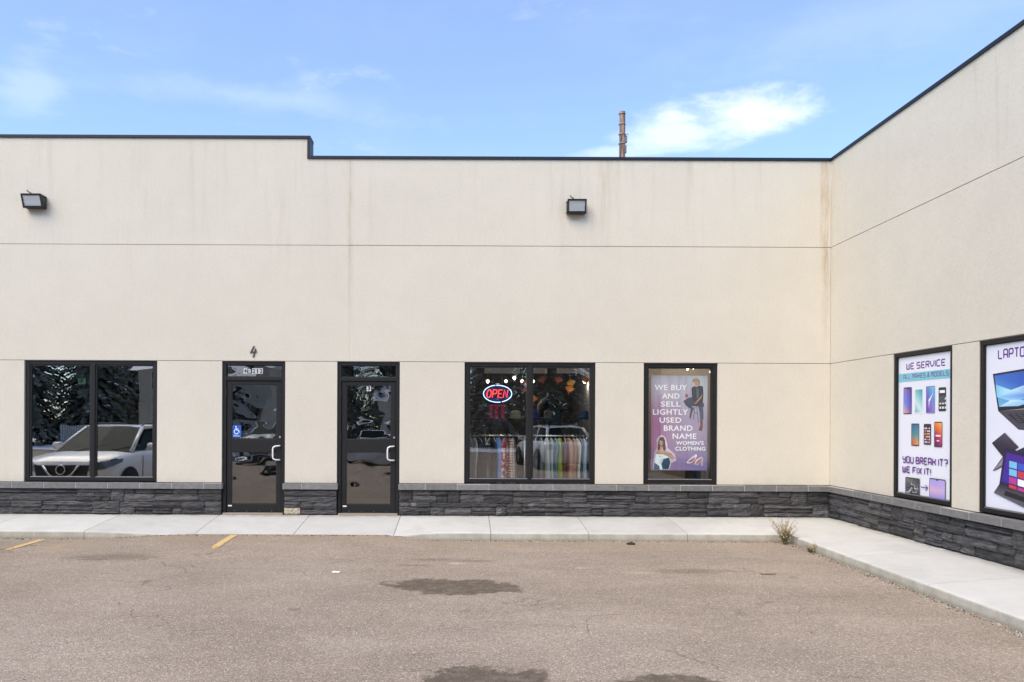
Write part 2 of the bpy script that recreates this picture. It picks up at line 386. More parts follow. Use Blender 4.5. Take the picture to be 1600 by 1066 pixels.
g = MB(); g.face([(-900, -900, -.24), (900, -900, -.24), (900, 900, -.24), (-900, 900, -.24)]); g.build('ground', M['soil'], kind='structure')

# parking lines
def line_mark(xc, y0, y1, label, wd=.105):
    m_ = MB(); k = 14
    for i in range(k):
        a, b_ = y0 + (y1 - y0) * i / k, y0 + (y1 - y0) * (i + 1) / k
        m_.face([(xc - wd / 2, a, az(xc, a) + .005), (xc + wd / 2, a, az(xc, a) + .005), (xc + wd / 2, b_, az(xc, b_) + .005), (xc - wd / 2, b_, az(xc, b_) + .005)])
    return tag(m_.build('parking_line', M['paint']), label, 'parking line', 'yellow stall lines on the asphalt')
line_mark(-3.33, -2.25, -1.22, 'worn yellow stall line ending at the dropped kerb before the door numbered 4')
line_mark(-6.06, -2.35, -1.27, 'worn yellow stall line at the raised kerb below the double window without display')

# sidewalk: every slab its own piece
walk = empty('sidewalk'); walk['kind'] = 'structure'
JX = [-11.3, -9.88, -8.46, -7.04, -5.52, -3.945, -2.51, -1.055, .348, 1.762, 3.186, 4.58]
def top_edge(x): return -.092 - .046 * ramp(x)
def slab(x0, x1, endx=None):
    m_ = MB(); n_ = max(2, int((x1 - x0) / .18)); g_ = .004
    rows = []
    for i in range(n_ + 1):
        x = x0 + g_ + (x1 - x0 - 2 * g_) * i / n_; e = top_edge(x); f_ = e + .006
        rows.append([(x, .02, .0), (x, -.02, -.001), (x, -.6, f_ * .5), (x, EDGE + .05, e + .004), (x, EDGE + .02, e - .002), (x, EDGE + .005, e - .010), (x, EDGE, e - .022), (x, EDGE - .012, -.45)])
    q = len(rows[0]); vs = [p for r_ in rows for p in r_]
    for i in range(n_):
        for k in range(q - 1):
            m_.mesh([rows[i][k], rows[i][k + 1], rows[i + 1][k + 1], rows[i + 1][k]], [(0, 1, 2, 3)], 1 if k >= q - 3 else 0)
    for r_, fl in ((rows[0], 1), (rows[-1], 0)):
        pts = r_ + [(r_[0][0], .02, -.45)]
        m_.face(pts if fl else pts[::-1])
    return m_.build('paving_slab', [M['conc'], M['curb']], walk)
for a, b_ in zip(JX[:-1], JX[1:]): slab(a, b_)
# corner slab with a rounded inner corner
rad = .040
m_ = MB(); x0 = JX[-1] + .004; poly = [(x0, .02), (x0, EDGE)]
arc = [(EDX - rad + rad * math.sin(t), EDGE - rad + rad * math.cos(t)) for t in [i * math.pi / 12 for i in range(7)]]
arc = [p for p in arc if p[0] > x0]
ring = [(x0, EDGE)] + arc + [(EDX, -1.466)]
def wz(x, y):                        # surface of the walk around the corner
    return max(-.092 * min(1, -y / 1.17), -.092 * min(1, (XW - x) / 1.18)) if (x > EDX and y < 0) or y > EDGE else -.092
gx = [x0 + (XW + .02 - x0) * i / 8 for i in range(9)]
outer = [(x0, .02), (XW + .02, .02), (XW + .02, -1.466)]
ctr = (5.35, -.35)
loop = [(x0, EDGE)] + arc + [(EDX, -1.466), (XW + .02, -1.466), (XW + .02, -.7), (XW + .02, .02), (5.2, .02), (x0, .02)]
lz = []
for (x, y) in loop: lz.append(0.0 if (x > XW or y > 0) else -.092)
for i in range(len(loop)):
    j = (i + 1) % len(loop)
    m_.face([(loop[j][0], loop[j][1], lz[j]), (loop[i][0], loop[i][1], lz[i]), (ctr[0], ctr[1], -.022)][::-1] if False else [(loop[i][0], loop[i][1], lz[i]), (loop[j][0], loop[j][1], lz[j]), (ctr[0], ctr[1], -.022)])
rr = [(x0, EDGE)] + arc + [(EDX, -1.466)]
for i in range(len(rr) - 1):
    a, b_ = rr[i], rr[i + 1]
    m_.mesh([(a[0], a[1], -.092), (b_[0], b_[1], -.092), (b_[0], b_[1], -.45), (a[0], a[1], -.45)], [(0, 1, 2, 3)], 1)
m_.build('paving_slab', [M['conc'], M['curb']], walk)
JY = [1.47, 2.92, 4.40, 5.85, 7.3, 8.75, 10.2]
for a, b_ in zip(JY[:-1], JY[1:]):
    m_ = MB(); a += .004; b_ -= .004
    prof = [(XW + .02, 0), (XW - .02, -.001), (5.2, -.045), (EDX + .05, -.088), (EDX + .02, -.094), (EDX + .005, -.102), (EDX, -.114), (EDX - .012, -.45)]
    for k in range(len(prof) - 1):
        p, q = prof[k], prof[k + 1]
        m_.mesh([(p[0], -a, p[1]), (p[0], -b_, p[1]), (q[0], -b_, q[1]), (q[0], -a, q[1])], [(0, 1, 2, 3)], 1 if k >= len(prof) - 3 else 0)
    for yy in (-a, -b_): m_.face([(p[0], yy, p[1]) for p in prof] + [(XW + .02, yy, -.45)])
    m_.build('paving_slab', [M['conc'], M['curb']], walk)
j = MB(); j.box(-11.3, -1.155, -.5, 4.6, .015, -.16); j.box(EDX + .015, -10.2, -.5, XW + .015, -.01, -.14)
# joint filler follows the slope a little below the slabs
for xj in JX[1:]:
    e = top_edge(xj) - .012
    j.mesh([(xj - .004, .015, -.012), (xj + .004, .015, -.012), (xj + .004, EDGE + .006, e), (xj - .004, EDGE + .006, e), (xj - .004, EDGE + .006, -.45), (xj + .004, EDGE + .006, -.45)], [(0, 1, 2, 3), (3, 2, 5, 4)])
for yj in JY[:-1]:
    j.mesh([(XW, -yj - .004, -.012), (XW, -yj + .004, -.012), (EDX + .006, -yj + .004, -.104), (EDX + .006, -yj - .004, -.104), (EDX + .006, -yj - .004, -.45), (EDX + .006, -yj + .004, -.45)], [(0, 1, 2, 3), (3, 2, 5, 4)])
j.build('slab_joint', M['joint_dark'], walk)

# ------------------------------------------------------------------ building
BL = tag(empty('commercial_building'), 'single storey beige stucco shop building with dark stone base and dark roof trim', 'building')
XL, ZG1, ZG2, ZLO, ZHI, XST, ZS = -11.2, 2.461, 4.32, 5.74, 6.06, -2.55, .515
TH, HG = .22, .004
def part(m_, name, mt, parent=BL, wing=False, **k):
    return m_.build(name, mt, parent, loc=(XW, 0, 0) if wing else (0, 0, 0), rz=R(-90) if wing else 0, **k)
def panel(x0, z0, x1, z1, wing=False):
    m_ = MB().box(x0 + HG * (0 if x0 in (0.0, XL) else 1), 0, z0 + (HG if z0 in (ZG1, ZG2) else 0), x1 - HG * (0 if x1 == XW else 1), TH, z1 - (HG if z1 in (ZG1, ZG2) else 0))
    part(m_, 'stucco_panel', M['stucco'], wing=wing, bevel=.003)
WA, WO, WP, D4, D3 = (-7.09, -4.97), (-.041, 2.049), (2.828, 4.006), (-3.924, -2.920), (-2.080, -1.086)
W1, W2 = (1.738, 2.961), (3.425, 5.55)
ops = [WA, D4, D3, WO, WP]
x = XL
for a, b_ in ops: panel(x, ZS, a, ZG1); x = b_
panel(x, ZS, XW, ZG1)
VJ = -1.885
panel(XL, ZG1, VJ, ZG2); panel(VJ, ZG1, XW, ZG2)
# upper band with the stepped parapet
st_ = MB(); pts = [(XL, ZG2 + HG), (VJ - HG, ZG2 + HG), (VJ - HG, ZLO), (XST, ZLO), (XST, ZHI), (XL, ZHI)]
st_.face([(p[0], 0, p[1]) for p in pts]); st_.face([(p[0], TH, p[1]) for p in pts][::-1])
for i in range(len(pts)):
    p, q = pts[i], pts[(i + 1) % len(pts)]; st_.face([(p[0], 0, p[1]), (p[0], TH, p[1]), (q[0], TH, q[1]), (q[0], 0, q[1])])
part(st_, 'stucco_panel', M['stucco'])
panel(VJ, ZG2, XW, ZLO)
WE = 10.2
u = 0.0
for a, b_ in (W1, W2): panel(u, ZS, a, ZG1, True); u = b_
panel(u, ZS, WE, ZG1, True); panel(0.0, ZG1, WE, ZG2, True); panel(0.0, ZG2, WE, ZLO, True)
m_ = MB()
for z in (ZG1, ZG2): m_.box(XL, .010, z - HG - .002, XW - .001, .09, z + HG + .002)
part(m_, 'control_joint', M['joint'])
m_ = MB()
for za, zb in ((ZG1 + .008, ZG2 - .008), (ZG2 + .008, ZLO - .01)): m_.box(VJ - HG - .001, .0022, za, VJ + HG + .001, .09, zb)
part(m_, 'control_joint', M['stucco'])
m_ = MB()
for z in (ZG1, ZG2): m_.box(.002, .010, z - HG - .002, WE, .09, z + HG + .002)
part(m_, 'control_joint', M['joint'], wing=True)
# cap flashing, drip edge on the face
def cap(x0, z, x1, wing=False):
    part(MB().box(x0, -.022, z - .040, x1, TH + .03, z + .008), 'cap_flashing', M['cap'], wing=wing, bevel=.004)
cap(XL - .02, ZHI, XST + .022); cap(XST + .024, ZLO, XW - .024); cap(-.024, ZLO, WE + .02, True)
part(MB().box(XST - .026, -.022, ZLO - .040, XST + .016, TH + .03, ZHI - .042), 'cap_flashing', M['cap'])
# body behind the face: roof, back and party walls
m_ = MB().box(XL, TH + .002, 5.2, XW + .2, 9, 5.35); m_.box(XL, 9.0, -.2, XW + 9, 9.2, ZLO - .1); m_.box(XL, TH + .002, -.2, XL + .2, 8.99, 5.19)
m_.box(XW + .21, -WE, 5.2, XW + 9, 8.99, 5.35); m_.box(XW + TH + .01, -WE, -.2, XW + 9, -WE + .2, ZLO - .06); m_.box(XW + 8.8, -WE + .21, -.2, XW + 9, 8.99, 5.19)
m_.build('rear_wall', M['stucco'], BL)
def room(x0, x1, y1, zc, wallm, back):
    MB().box(x0, TH + .003, -.05, x1, y1, -.005).build('interior_floor', M['floor'], BL)
    MB().box(x0, TH + .003, zc, x1, y1, zc + .08).build('interior_ceiling', wallm, BL)
    MB().box(x0, y1 + .002, -.05, x1, y1 + .08, zc).build('interior_wall', back, BL)
    MB().box(x0 - .06, TH + .003, -.05, x0 - .002, y1, zc).build('interior_wall', wallm, BL)
    MB().box(x1 + .002, TH + .003, -.05, x1 + .06, y1, zc).build('interior_wall', wallm, BL)
room(-10.8, -2.6, 5.5, 2.75, M['interior'], M['interior'])
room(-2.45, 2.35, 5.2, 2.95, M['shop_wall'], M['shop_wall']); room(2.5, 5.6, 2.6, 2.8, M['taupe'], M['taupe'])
MB().box(-.5, .3, 0, .8 * 7, .44, 2.3).build('display_board', M['interior'], BL, loc=(XW + .3, 0, 0), rz=R(-90))

# windows
def window(rng_, wing, glassm, mull=None, z0=ZS + .012, z1=ZG1, bead=True):
    a, b_ = rng_; fw, y0, y1 = (.05 if wing else .062), (.012 if wing else .028), .13; g_ = .003
    wd = empty('window', (XW if wing else 0, 0, 0), R(-90) if wing else 0, BL)
    a += g_; b_ -= g_; z1 -= g_
    f_ = MB(); f_.box(a, y0, z0, a + fw, y1, z1); f_.box(b_ - fw, y0, z0, b_, y1, z1)
    f_.box(a + fw, y0 + .001, z1 - fw, b_ - fw, y1, z1); f_.box(a + fw, y0 + .001, z0, b_ - fw, y1, z0 + fw)
    f_.build('frame', M['frame'], wd, bevel=.004)
    # flashing bead at the foot
    if bead: MB().box(a + fw + .012, y0 + .012, z0 + fw, b_ - fw - .012, y0 + .03, z0 + fw + .010).build('glazing_bead', M['bare_alu'], wd)
    spans = [(a + fw, b_ - fw)]
    if mull is not None:
        MB().box(mull - .034, y0 - .002, z0 + fw, mull + .034, y1 - .005, z1 - fw).build('mullion', M['frame'], wd, bevel=.004)
        spans = [(a + fw, mull - .034), (mull + .034, b_ - fw)]
    for p, q in spans:
        s_ = MB(); zz0, zz1, t = z0 + fw, z1 - fw, (.010 if wing else .022)
        s_.box(p, y0 + .014, zz0, p + t, y1 - .02, zz1); s_.box(q - t, y0 + .014, zz0, q, y1 - .02, zz1)
        s_.box(p + t, y0 + .014, zz1 - t, q - t, y1 - .02, zz1); s_.box(p + t, y0 + .014, zz0, q - t, y1 - .02, zz0 + .012)
        s_.build('sash', M['gasket'], wd)
        g2 = MB().box(p + .004, y0 + .034, zz0 + .003, q - .004, y0 + .046, zz1 - .003); g2.mi[2] = 1
        g2.build('pane', [M['glass_in'], glassm], wd)
    return wd
window(WA, False, M['glass_a'], -6.01); window(WO, False, M['glass_b'], 1.005); window(WP, False, M['glass_p'])
window(W1, True, M['glass_p']); window(W2, True, M['glass_p'])

def door(rng_):
    a, b_ = rng_[0] + .003, rng_[1] - .003; wd = empty('door', (0, 0, 0), 0, BL); y0, y1 = .025, .14
    f_ = MB(); f_.box(a, y0, .0, a + .055, y1, ZG1 - .003); f_.box(b_ - .055, y0, .0, b_, y1, ZG1 - .003)
    f_.box(a + .055, y0 + .001, 2.396, b_ - .055, y1, ZG1 - .003); f_.box(a + .055, y0 + .001, 2.150, b_ - .055, y1, 2.212)
    f_.build('frame', M['frame'], wd, bevel=.004)
    MB().box(a + .02, -.03, .001, b_ - .02, .13, .030).build('threshold', mat('threshold', (.33, .27, .21), .6), wd)
    l, r_ = a + .060, b_ - .060; yl = y0 + .018
    lf = MB(); lf.box(l, yl, .038, l + .075, yl + .045, 2.144); lf.box(r_ - .075, yl, .038, r_, yl + .045, 2.144)
    for z0, z1 in ((2.085, 2.144), (1.009, 1.214), (.038, .169)): lf.box(l + .075, yl + .001, z0, r_ - .075, yl + .045, z1)
    lf.build('door_leaf', M['frame'], wd, bevel=.004)
    for z0, z1, p, q in ((2.212, 2.396, a + .055, b_ - .055), (1.214, 2.085, l + .075, r_ - .075), (.169, 1.009, l + .075, r_ - .075)):
        g2 = MB().box(p + .001, yl + .014, z0 + .001, q - .001, yl + .022, z1 - .001); g2.mi[2] = 1; g2.build('pane', [M['glass_in'], M['glass_d']], wd)
        s_ = MB(); t = .010
        s_.box(p, yl + .004, z0, p + t, yl + .013, z1); s_.box(q - t, yl + .004, z0, q, yl + .013, z1); s_.box(p + t, yl + .004, z1 - t, q - t, yl + .013, z1); s_.box(p + t, yl + .004, z0, q - t, yl + .013, z0 + t)
        s_.build('glazing_bead', M['gasket'], wd)
    hx = r_ - .035
    h_ = MB().tube([(hx + .012, yl, 1.105), (hx + .012, yl - .03, 1.105), (hx - .05, yl - .055, 1.100), (hx - .082, yl - .06, 1.08), (hx - .088, yl - .06, 1.05), (hx - .088, yl - .06, .93), (hx - .082, yl - .06, .90), (hx - .05, yl - .055, .882), (hx + .012, yl - .03, .878), (hx + .012, yl, .878)], .0125, 8)
    h_.build('pull_handle', M['white_alu'], wd, smooth=True)
    k = MB().lathe([(0, .012), (.016, .012), (.019, .004), (.019, 0)], 14); o = k.build('lock_cylinder', M['bare_alu'], wd, smooth=False); o.location = (hx + .012, yl, 1.245); o.rotation_euler = (R(90), 0, 0)
    for z in (.36, 1.27, 1.95):
        MB().tube([(l - .004, yl - .008, z - .05), (l - .004, yl - .008, z + .05)], .010, 8).build('hinge', M['frame'], wd)
    MB().box(l + .025, yl - .002, .128, l + .085, yl - .0002, .150).build('maker_plate', M['white'], wd)
    for i in range(4): MB().box(l + .12 + i * .2, yl - .003, .052, l + .128 + i * .2, yl - .0005, .060).build('screw', M['bare_alu'], wd)
    return wd
door(D4); door(D3)

# stone base and sill, stone by stone
variants = []
for k in range(26):
    rnd = random.Random(k); m_ = MB(); nc, nr = 6, 4
    rowd = [rnd.uniform(.012, .042) for _ in range(nr + 1)]
    if k % 3 == 0:
        s_ = rnd.uniform(.015, .038); rowd = [s_ + rnd.uniform(-.004, .004) for _ in rowd]
    gridv = []
    for r_ in range(nr + 1):
        for c in range(nc + 1):
            ex = min(c, nc - c); ez = min(r_, nr - r_); inset = .014 * (ex == 0) + .012 * (ez == 0)
            gridv.append((c / nc + (rnd.uniform(-.02, .02) if 0 < c < nc else 0), -(rowd[r_] + rnd.uniform(-.007, .007)) + inset, r_ / nr + (rnd.uniform(-.05, .05) if 0 < r_ < nr else 0)))
    fs = [(r_ * (nc + 1) + c, r_ * (nc + 1) + c + 1, (r_ + 1) * (nc + 1) + c + 1, (r_ + 1) * (nc + 1) + c) for r_ in range(nr) for c in range(nc)]
    q = nc + 1; border = list(range(0, nc + 1)) + [r_ * q + nc for r_ in range(1, nr + 1)] + [nr * q + c for c in range(nc - 1, -1, -1)] + [r_ * q for r_ in range(nr - 1, 0, -1)]
    base = len(gridv)
    for b_ in border: gridv.append((gridv[b_][0], .05, gridv[b_][2]))
    for i in range(len(border)): jn = (i + 1) % len(border); fs.append((border[i], base + i, base + jn, border[jn]))
    m_.mesh(gridv, fs)
    me = bpy.data.meshes.new('stone'); me.from_pydata(m_.v, [], m_.f); me.materials.append(M['stone']); me.update(); variants.append(me)
rs = random.Random(5)
def stone_run(x0, x1, zt, base, wing=False, tan=False):
    MB().box(x0, -.004, -.02, x1, TH, zt).build('mortar_bed', M['dark_mortar'], base)
    def put(x, z, ln, h_, first=False):
        o = bpy.data.objects.new('stone', rs.choice(variants)); COL.objects.link(o); o.parent = base
        o.location = (x + .002, -.002 - rs.uniform(0, .016), z + .002); o.scale = (ln - .004, 1, h_ - .003)
        if first: o.data = o.data.copy(); o.data.materials[0] = M['tan_stone']; o['label'] = 'pale tan replacement stone'
    mid = zt * rs.uniform(.46, .54)
    for bi, (z0, z1) in enumerate(((.006, mid), (mid, zt))):
        x = x0; hh_ = z1 - z0
        while x < x1 - .01:
            far = wing and x > 4.6 or (not wing and x < -7.6)
            ln = rs.uniform(.34, .86) * (1.7 if far else 1); kind = rs.random()
            if kind < .13 and not far: ln = rs.uniform(.16, .30)
            if x + ln > x1 - .18: ln = x1 - x
            if tan and bi == 0 and x == x0:
                put(x, z0, .255, hh_ * .55, True); put(x, z0 + hh_ * .55, .255, hh_ * .45); x += .255; continue
            if kind < .13: rows_ = [1]
            elif kind < .30 and not far: rows_ = [.30, .36, .34]
            else: r_ = rs.uniform(.36, .64); rows_ = [r_, 1 - r_]
            z = z0
            for q in rows_:
                if ln > .44 and rs.random() < .62 and not far: c_ = ln * rs.uniform(.3, .7); put(x, z, c_, hh_ * q); put(x + c_, z, ln - c_, hh_ * q)
                else: put(x, z, ln, hh_ * q)
                z += hh_ * q
            x += ln
def sill_run(x0, x1, zt, base, cut0=False):
    MB().box(x0, -.068, zt + .004, x1, TH - .02, ZS - .010).build('mortar_joint', M['mortar'], base)
    x = x0 - rs.uniform(0, .3)
    while x < x1 - .02:
        e = min(x + .508, x1); s_ = max(x, x0)
        if x1 - e < .09: e = x1
        if e - s_ > .03:
            MB().box(s_ + .004, -.072, zt + .002, e - .004, TH - .01, ZS - .008 + rs.uniform(-.003, .002)).build('sill_stone', M['sill'], base, bevel=.006)
        x = e
ZT = .412
runs = [(XL, D4[0]), (D4[1], D3[0]), (D3[1], XW)]
for i, (a, b_) in enumerate(runs):
    base = empty('stone_base', (0, 0, 0), 0, BL); stone_run(a + .004, b_ - (.006 if i == 2 else .004), ZT, base, tan=(i == 1))
    sill_run(a - (.012 if i == 1 else 0), b_ - (.075 if i == 2 else 0) + (.012 if i < 2 else 0), ZT, base)
base = empty('stone_base', (XW, 0, 0), R(-90), BL); stone_run(.034, 9.9, ZT, base, True); sill_run(.0, 9.9, ZT, base)

# ------------------------------------------------------------------ wall lights
def wall_light(X, Z, wd, label):
    t = tag(empty('wall_light', (X, 0, Z)), label, 'wall light', 'flood lights on the upper wall')
    h2 = .102; d0, d1 = .175, .10      # depth at the top and the foot
    m_ = MB(); w2 = wd / 2
    m_.mesh([(-w2, 0, -h2), (w2, 0, -h2), (w2, -d1, -h2), (-w2, -d1, -h2), (-w2, 0, h2), (w2, 0, h2), (w2, -d0, h2), (-w2, -d0, h2)],
            [(0, 1, 2, 3), (4, 7, 6, 5), (0, 3, 7, 4), (1, 5, 6, 2), (0, 4, 5, 1), (3, 2, 6, 7)])
    m_.build('housing', M['housing'], t, bevel=.012)
    nrm = Vector((0, -2 * h2, -(d0 - d1))).normalized(); up = Vector((0, -(d0 - d1), 2 * h2)).normalized(); c0 = Vector((0, -(d0 + d1) / 2, 0)) + nrm * .001
    P = lambda u_, v_, o_: tuple(c0 + Vector((1, 0, 0)) * u_ + up * v_ + nrm * o_)
    L2 = h2 * 1.06
    fr = MB()
    for (u0, v0, u1, v1) in ((-w2, L2 - .024, w2, L2), (-w2, -L2, w2, -L2 + .026), (-w2, -L2 + .026, -w2 + .022, L2 - .024), (w2 - .022, -L2 + .026, w2, L2 - .024)):
        fr.mesh([P(u0, v0, 0), P(u1, v0, 0), P(u1, v1, 0), P(u0, v1, 0), P(u0, v0, .016), P(u1, v0, .016), P(u1, v1, .016), P(u0, v1, .016)], [(0, 3, 2, 1), (4, 5, 6, 7), (0, 1, 5, 4), (1, 2, 6, 5), (2, 3, 7, 6), (3, 0, 4, 7)])
    fr.build('bezel', M['black'], t)
    ln = MB(); k = 18; vv = [-L2 + .026 + (2 * L2 - .05) * i / k for i in range(k + 1)]
    for i in range(k):
        o0, o1 = .004 + .004 * (i % 2), .004 + .004 * ((i + 1) % 2)
        ln.face([P(-w2 + .022, vv[i], o0), P(w2 - .022, vv[i], o0), P(w2 - .022, vv[i + 1], o1), P(-w2 + .022, vv[i + 1], o1)])
    ln.build('lens', M['lens'], t)
    MB().tube([(-.02, -.05, h2), (-.05, -.09, h2 + .03), (-.09, -.10, h2 + .055), (-.105, -.10, h2 + .075)], .009, 7).build('photocell_stem', M['cable'], t, smooth=True)
    b2 = MB()
    for s_ in (-1, 1):
        for z in (-h2 + .01, h2 - .03): b2.tube([(s_ * w2, -.08, z), (s_ * (w2 + .014), -.08, z)], .012, 8)
    b2.build('hinge_lug', M['black'], t)
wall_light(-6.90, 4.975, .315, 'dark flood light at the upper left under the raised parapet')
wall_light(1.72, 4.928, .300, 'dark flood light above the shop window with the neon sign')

# ------------------------------------------------------------------ lettering helpers
G = {'W': [[(0, 6), (0, 0), (4, 0), (4, 6)], [(2, .5), (2, 5)]], 'E': [[(4, 6), (0, 6), (0, 0), (4, 0)], [(.5, 3), (3.4, 3)]], 'S': [[(4, 6), (0, 6), (0, 3), (4, 3), (4, 0), (0, 0)]],
     'R': [[(0, 0), (0, 6), (4, 6), (4, 3), (.5, 3)], [(1.8, 2.6), (4, 0)]], 'V': [[(0, 6), (0, 2.4), (2, 0), (4, 2.4), (4, 6)]], 'I': [[(0, 0), (0, 6)]], 'C': [[(4, 6), (0, 6), (0, 0), (4, 0)]],
     'A': [[(0, 0), (0, 6), (4, 6), (4, 0)], [(.5, 2.4), (3.5, 2.4)]], 'L': [[(0, 6), (0, 0), (4, 0)]], 'M': [[(0, 0), (0, 6), (4, 6), (4, 0)], [(2, 5.5), (2, 1.5)]],
     'K': [[(0, 6), (0, 0)], [(.5, 3), (2.4, 3), (4, 4.4), (4, 6)], [(2.6, 2.6), (4, 1.6), (4, 0)]], 'O': [[(2, 6), (4, 6), (4, 0), (0, 0), (0, 6), (2, 6)]], 'U': [[(0, 6), (0, 0), (4, 0), (4, 6)]],
     'D': [[(0, 0), (0, 6), (3, 6), (4, 5), (4, 1), (3, 0), (0, 0)]], 'B': [[(0, 3), (0, 6), (3.6, 6), (3.6, 3.2), (4, 2.8), (4, 0), (0, 0), (0, 3)], [(.5, 3), (3.3, 3)]],
     'Y': [[(0, 6), (0, 3), (3.5, 3)], [(4, 6), (4, 0), (.5, 0)]], 'F': [[(4, 6), (0, 6), (0, 0)], [(.5, 3), (3.2, 3)]], 'T': [[(0, 6), (4, 6)], [(2, 5.5), (2, 0)]], 'X': [[(0, 6), (4, 0)], [(4, 6), (2.4, 3.5)], [(1.6, 2.5), (0, 0)]],
     'P': [[(0, 0), (0, 6), (4, 6), (4, 2.6), (.5, 2.6)]], '&': [[(4, 0), (1, 4.2), (1, 6), (3, 6), (3, 4.4), (0, 2.4), (0, 0), (2.6, 0), (4, 2)]], '?': [[(0, 6), (4, 6), (4, 3), (2, 3), (2, 1.8)], [(2, .6), (2, 0)]], '!': [[(0, 6), (0, 1.8)], [(0, .6), (0, 0)]],
     '2': [[(0, 6), (4, 6), (4, 3), (0, 3), (0, 0), (4, 0)]], '1': [[(1, 5), (2, 6), (2, 0)]], '4': [[(3, 0), (3, 6), (0, 2), (4, 2)]], '3': [[(0, 6), (4, 6), (4, 0), (0, 0)], [(1, 3), (3.5, 3)]], '-': [[(.5, 3), (3.5, 3)]]}
NARROW = {'I': 0, '!': 0, ' ': 2.2}
def chamfer(pl, r_=.7):
    out = [pl[0]]
    for i in range(1, len(pl) - 1):
        p, c, q = Vector(pl[i - 1]), Vector(pl[i]), Vector(pl[i + 1]); a, b_ = p - c, q - c
        if abs(a.normalized().dot(b_.normalized())) > .97: out.append(tuple(c)); continue
        out += [tuple(c + a.normalized() * min(r_, a.length * .45)), tuple(c + b_.normalized() * min(r_, b_.length * .45))]
    return out + [pl[-1]]
def strip2d(pl, w_):
    P = [Vector(p) for p in pl]; L_, R_ = [], []
    for i, p in enumerate(P):
        a = (P[i] - P[i - 1]).normalized() if i else None; b_ = (P[i + 1] - P[i]).normalized() if i < len(P) - 1 else None
        if a is None: a = b_
        if b_ is None: b_ = a
        t = (a + b_).normalized() if (a + b_).length > 1e-6 else a; nn = Vector((-t.y, t.x)); k = w_ / 2 / max(.5, nn.dot(Vector((-a.y, a.x))))
        L_.append(p + nn * k); R_.append(p - nn * k)
    return L_, R_
class Print:                      # flat print on a sheet: coordinates (u, v) with layers a fraction of a millimetre apart
    def __init__(s, yb): s.m = MB(); s.y = yb; s.k = 0
    def lay(s): s.k += 1; return s.y - .00008 * s.k
    def poly(s, pts, col, y=None):
        y = s.lay() if y is None else y
        from mathutils.geometry import tessellate_polygon
        vs = [Vector((p[0], y, p[1])) for p in pts]
        for t in tessellate_polygon([vs]):
            a, b_, c = [vs[i] for i in t]
            if (b_ - a).cross(c - a).y > 0: a, b_, c = a, c, b_; t = (t[0], t[2], t[1])
            s.m.face([a, b_, c], 0, [col[i] for i in t] if isinstance(col[0], (tuple, list)) else col)
    def rect(s, u0, v0, u1, v1, col): s.poly([(u0, v0), (u1, v0), (u1, v1), (u0, v1)], col)
    def rrect(s, u0, v0, u1, v1, r_, col):
        pts = []
        for cx, cz, a0 in ((u1 - r_, v0 + r_, -90), (u1 - r_, v1 - r_, 0), (u0 + r_, v1 - r_, 90), (u0 + r_, v0 + r_, 180)):
            for i in range(5): a = R(a0 + 22.5 * i); pts.append((cx + r_ * math.cos(a), cz + r_ * math.sin(a)))
        s.poly(pts, col)
    def ell(s, cu, cv, ru, rv, col, n=18): s.poly([(cu + ru * math.cos(2 * math.pi * i / n), cv + rv * math.sin(2 * math.pi * i / n)) for i in range(n)], col)
    def stroke(s, pl, w_, col):
        y = s.lay(); L_, R_ = strip2d(pl, w_)
        for i in range(len(pl) - 1): s.m.face([(R_[i].x, y, R_[i].y), (R_[i + 1].x, y, R_[i + 1].y), (L_[i + 1].x, y, L_[i + 1].y), (L_[i].x, y, L_[i].y)], 0, col)
    def tech(s, txt, u0, v0, u1, h_, col, wt=.95, slant=0):
        adv = []; x = 0
        for ch in txt: adv.append(x); x += NARROW.get(ch, 4) + (1.7 if ch != ' ' else 0)
        k = (u1 - u0) / (x - 1.7); kv = h_ / 6
        for ch, a in zip(txt, adv):
            for pl in G.get(ch, []):
                q = [(u0 + (a + p[0]) * k + slant * p[1] * kv, v0 + p[1] * kv) for p in chamfer(pl)]
                s.stroke(q, wt * (k + kv) / 2, col)
    def font(s, txt, uc, v0, wd, h_, col, bold=.02):
        vs, fs = text_geo(txt, bold); xs_ = [v[0] for v in vs]; zs_ = [v[1] for v in vs]; x0, x1, z0, z1 = min(xs_), max(xs_), min(zs_), max(zs_)
        y = s.lay(); P = [(uc - wd / 2 + (v[0] - x0) / (x1 - x0) * wd, y, v0 + (v[1] - z0) / (z1 - z0) * h_) for v in vs]
        s.m.mesh(P, fs, 0, col)
def text_geo(txt, bold):
    c = bpy.data.curves.new('t', 'FONT'); c.body = txt; c.size = 1; c.offset = bold; c.fill_mode = 'FRONT'; c.resolution_u = 3; c.space_character = 1.08
    o = bpy.data.objects.new('t', c); COL.objects.link(o); dg = bpy.context.evaluated_depsgraph_get(); me = o.evaluated_get(dg).to_mesh()
    vs = [tuple(v.co) for v in me.vertices]; fs = [tuple(p.vertices) for p in me.polygons]
    o.evaluated_get(dg).to_mesh_clear(); bpy.data.objects.remove(o); bpy.data.curves.remove(c); return vs, fs

PUR, PUR2, TEAL = lin(96, 38, 132), lin(92, 64, 140), lin(128, 190, 200)
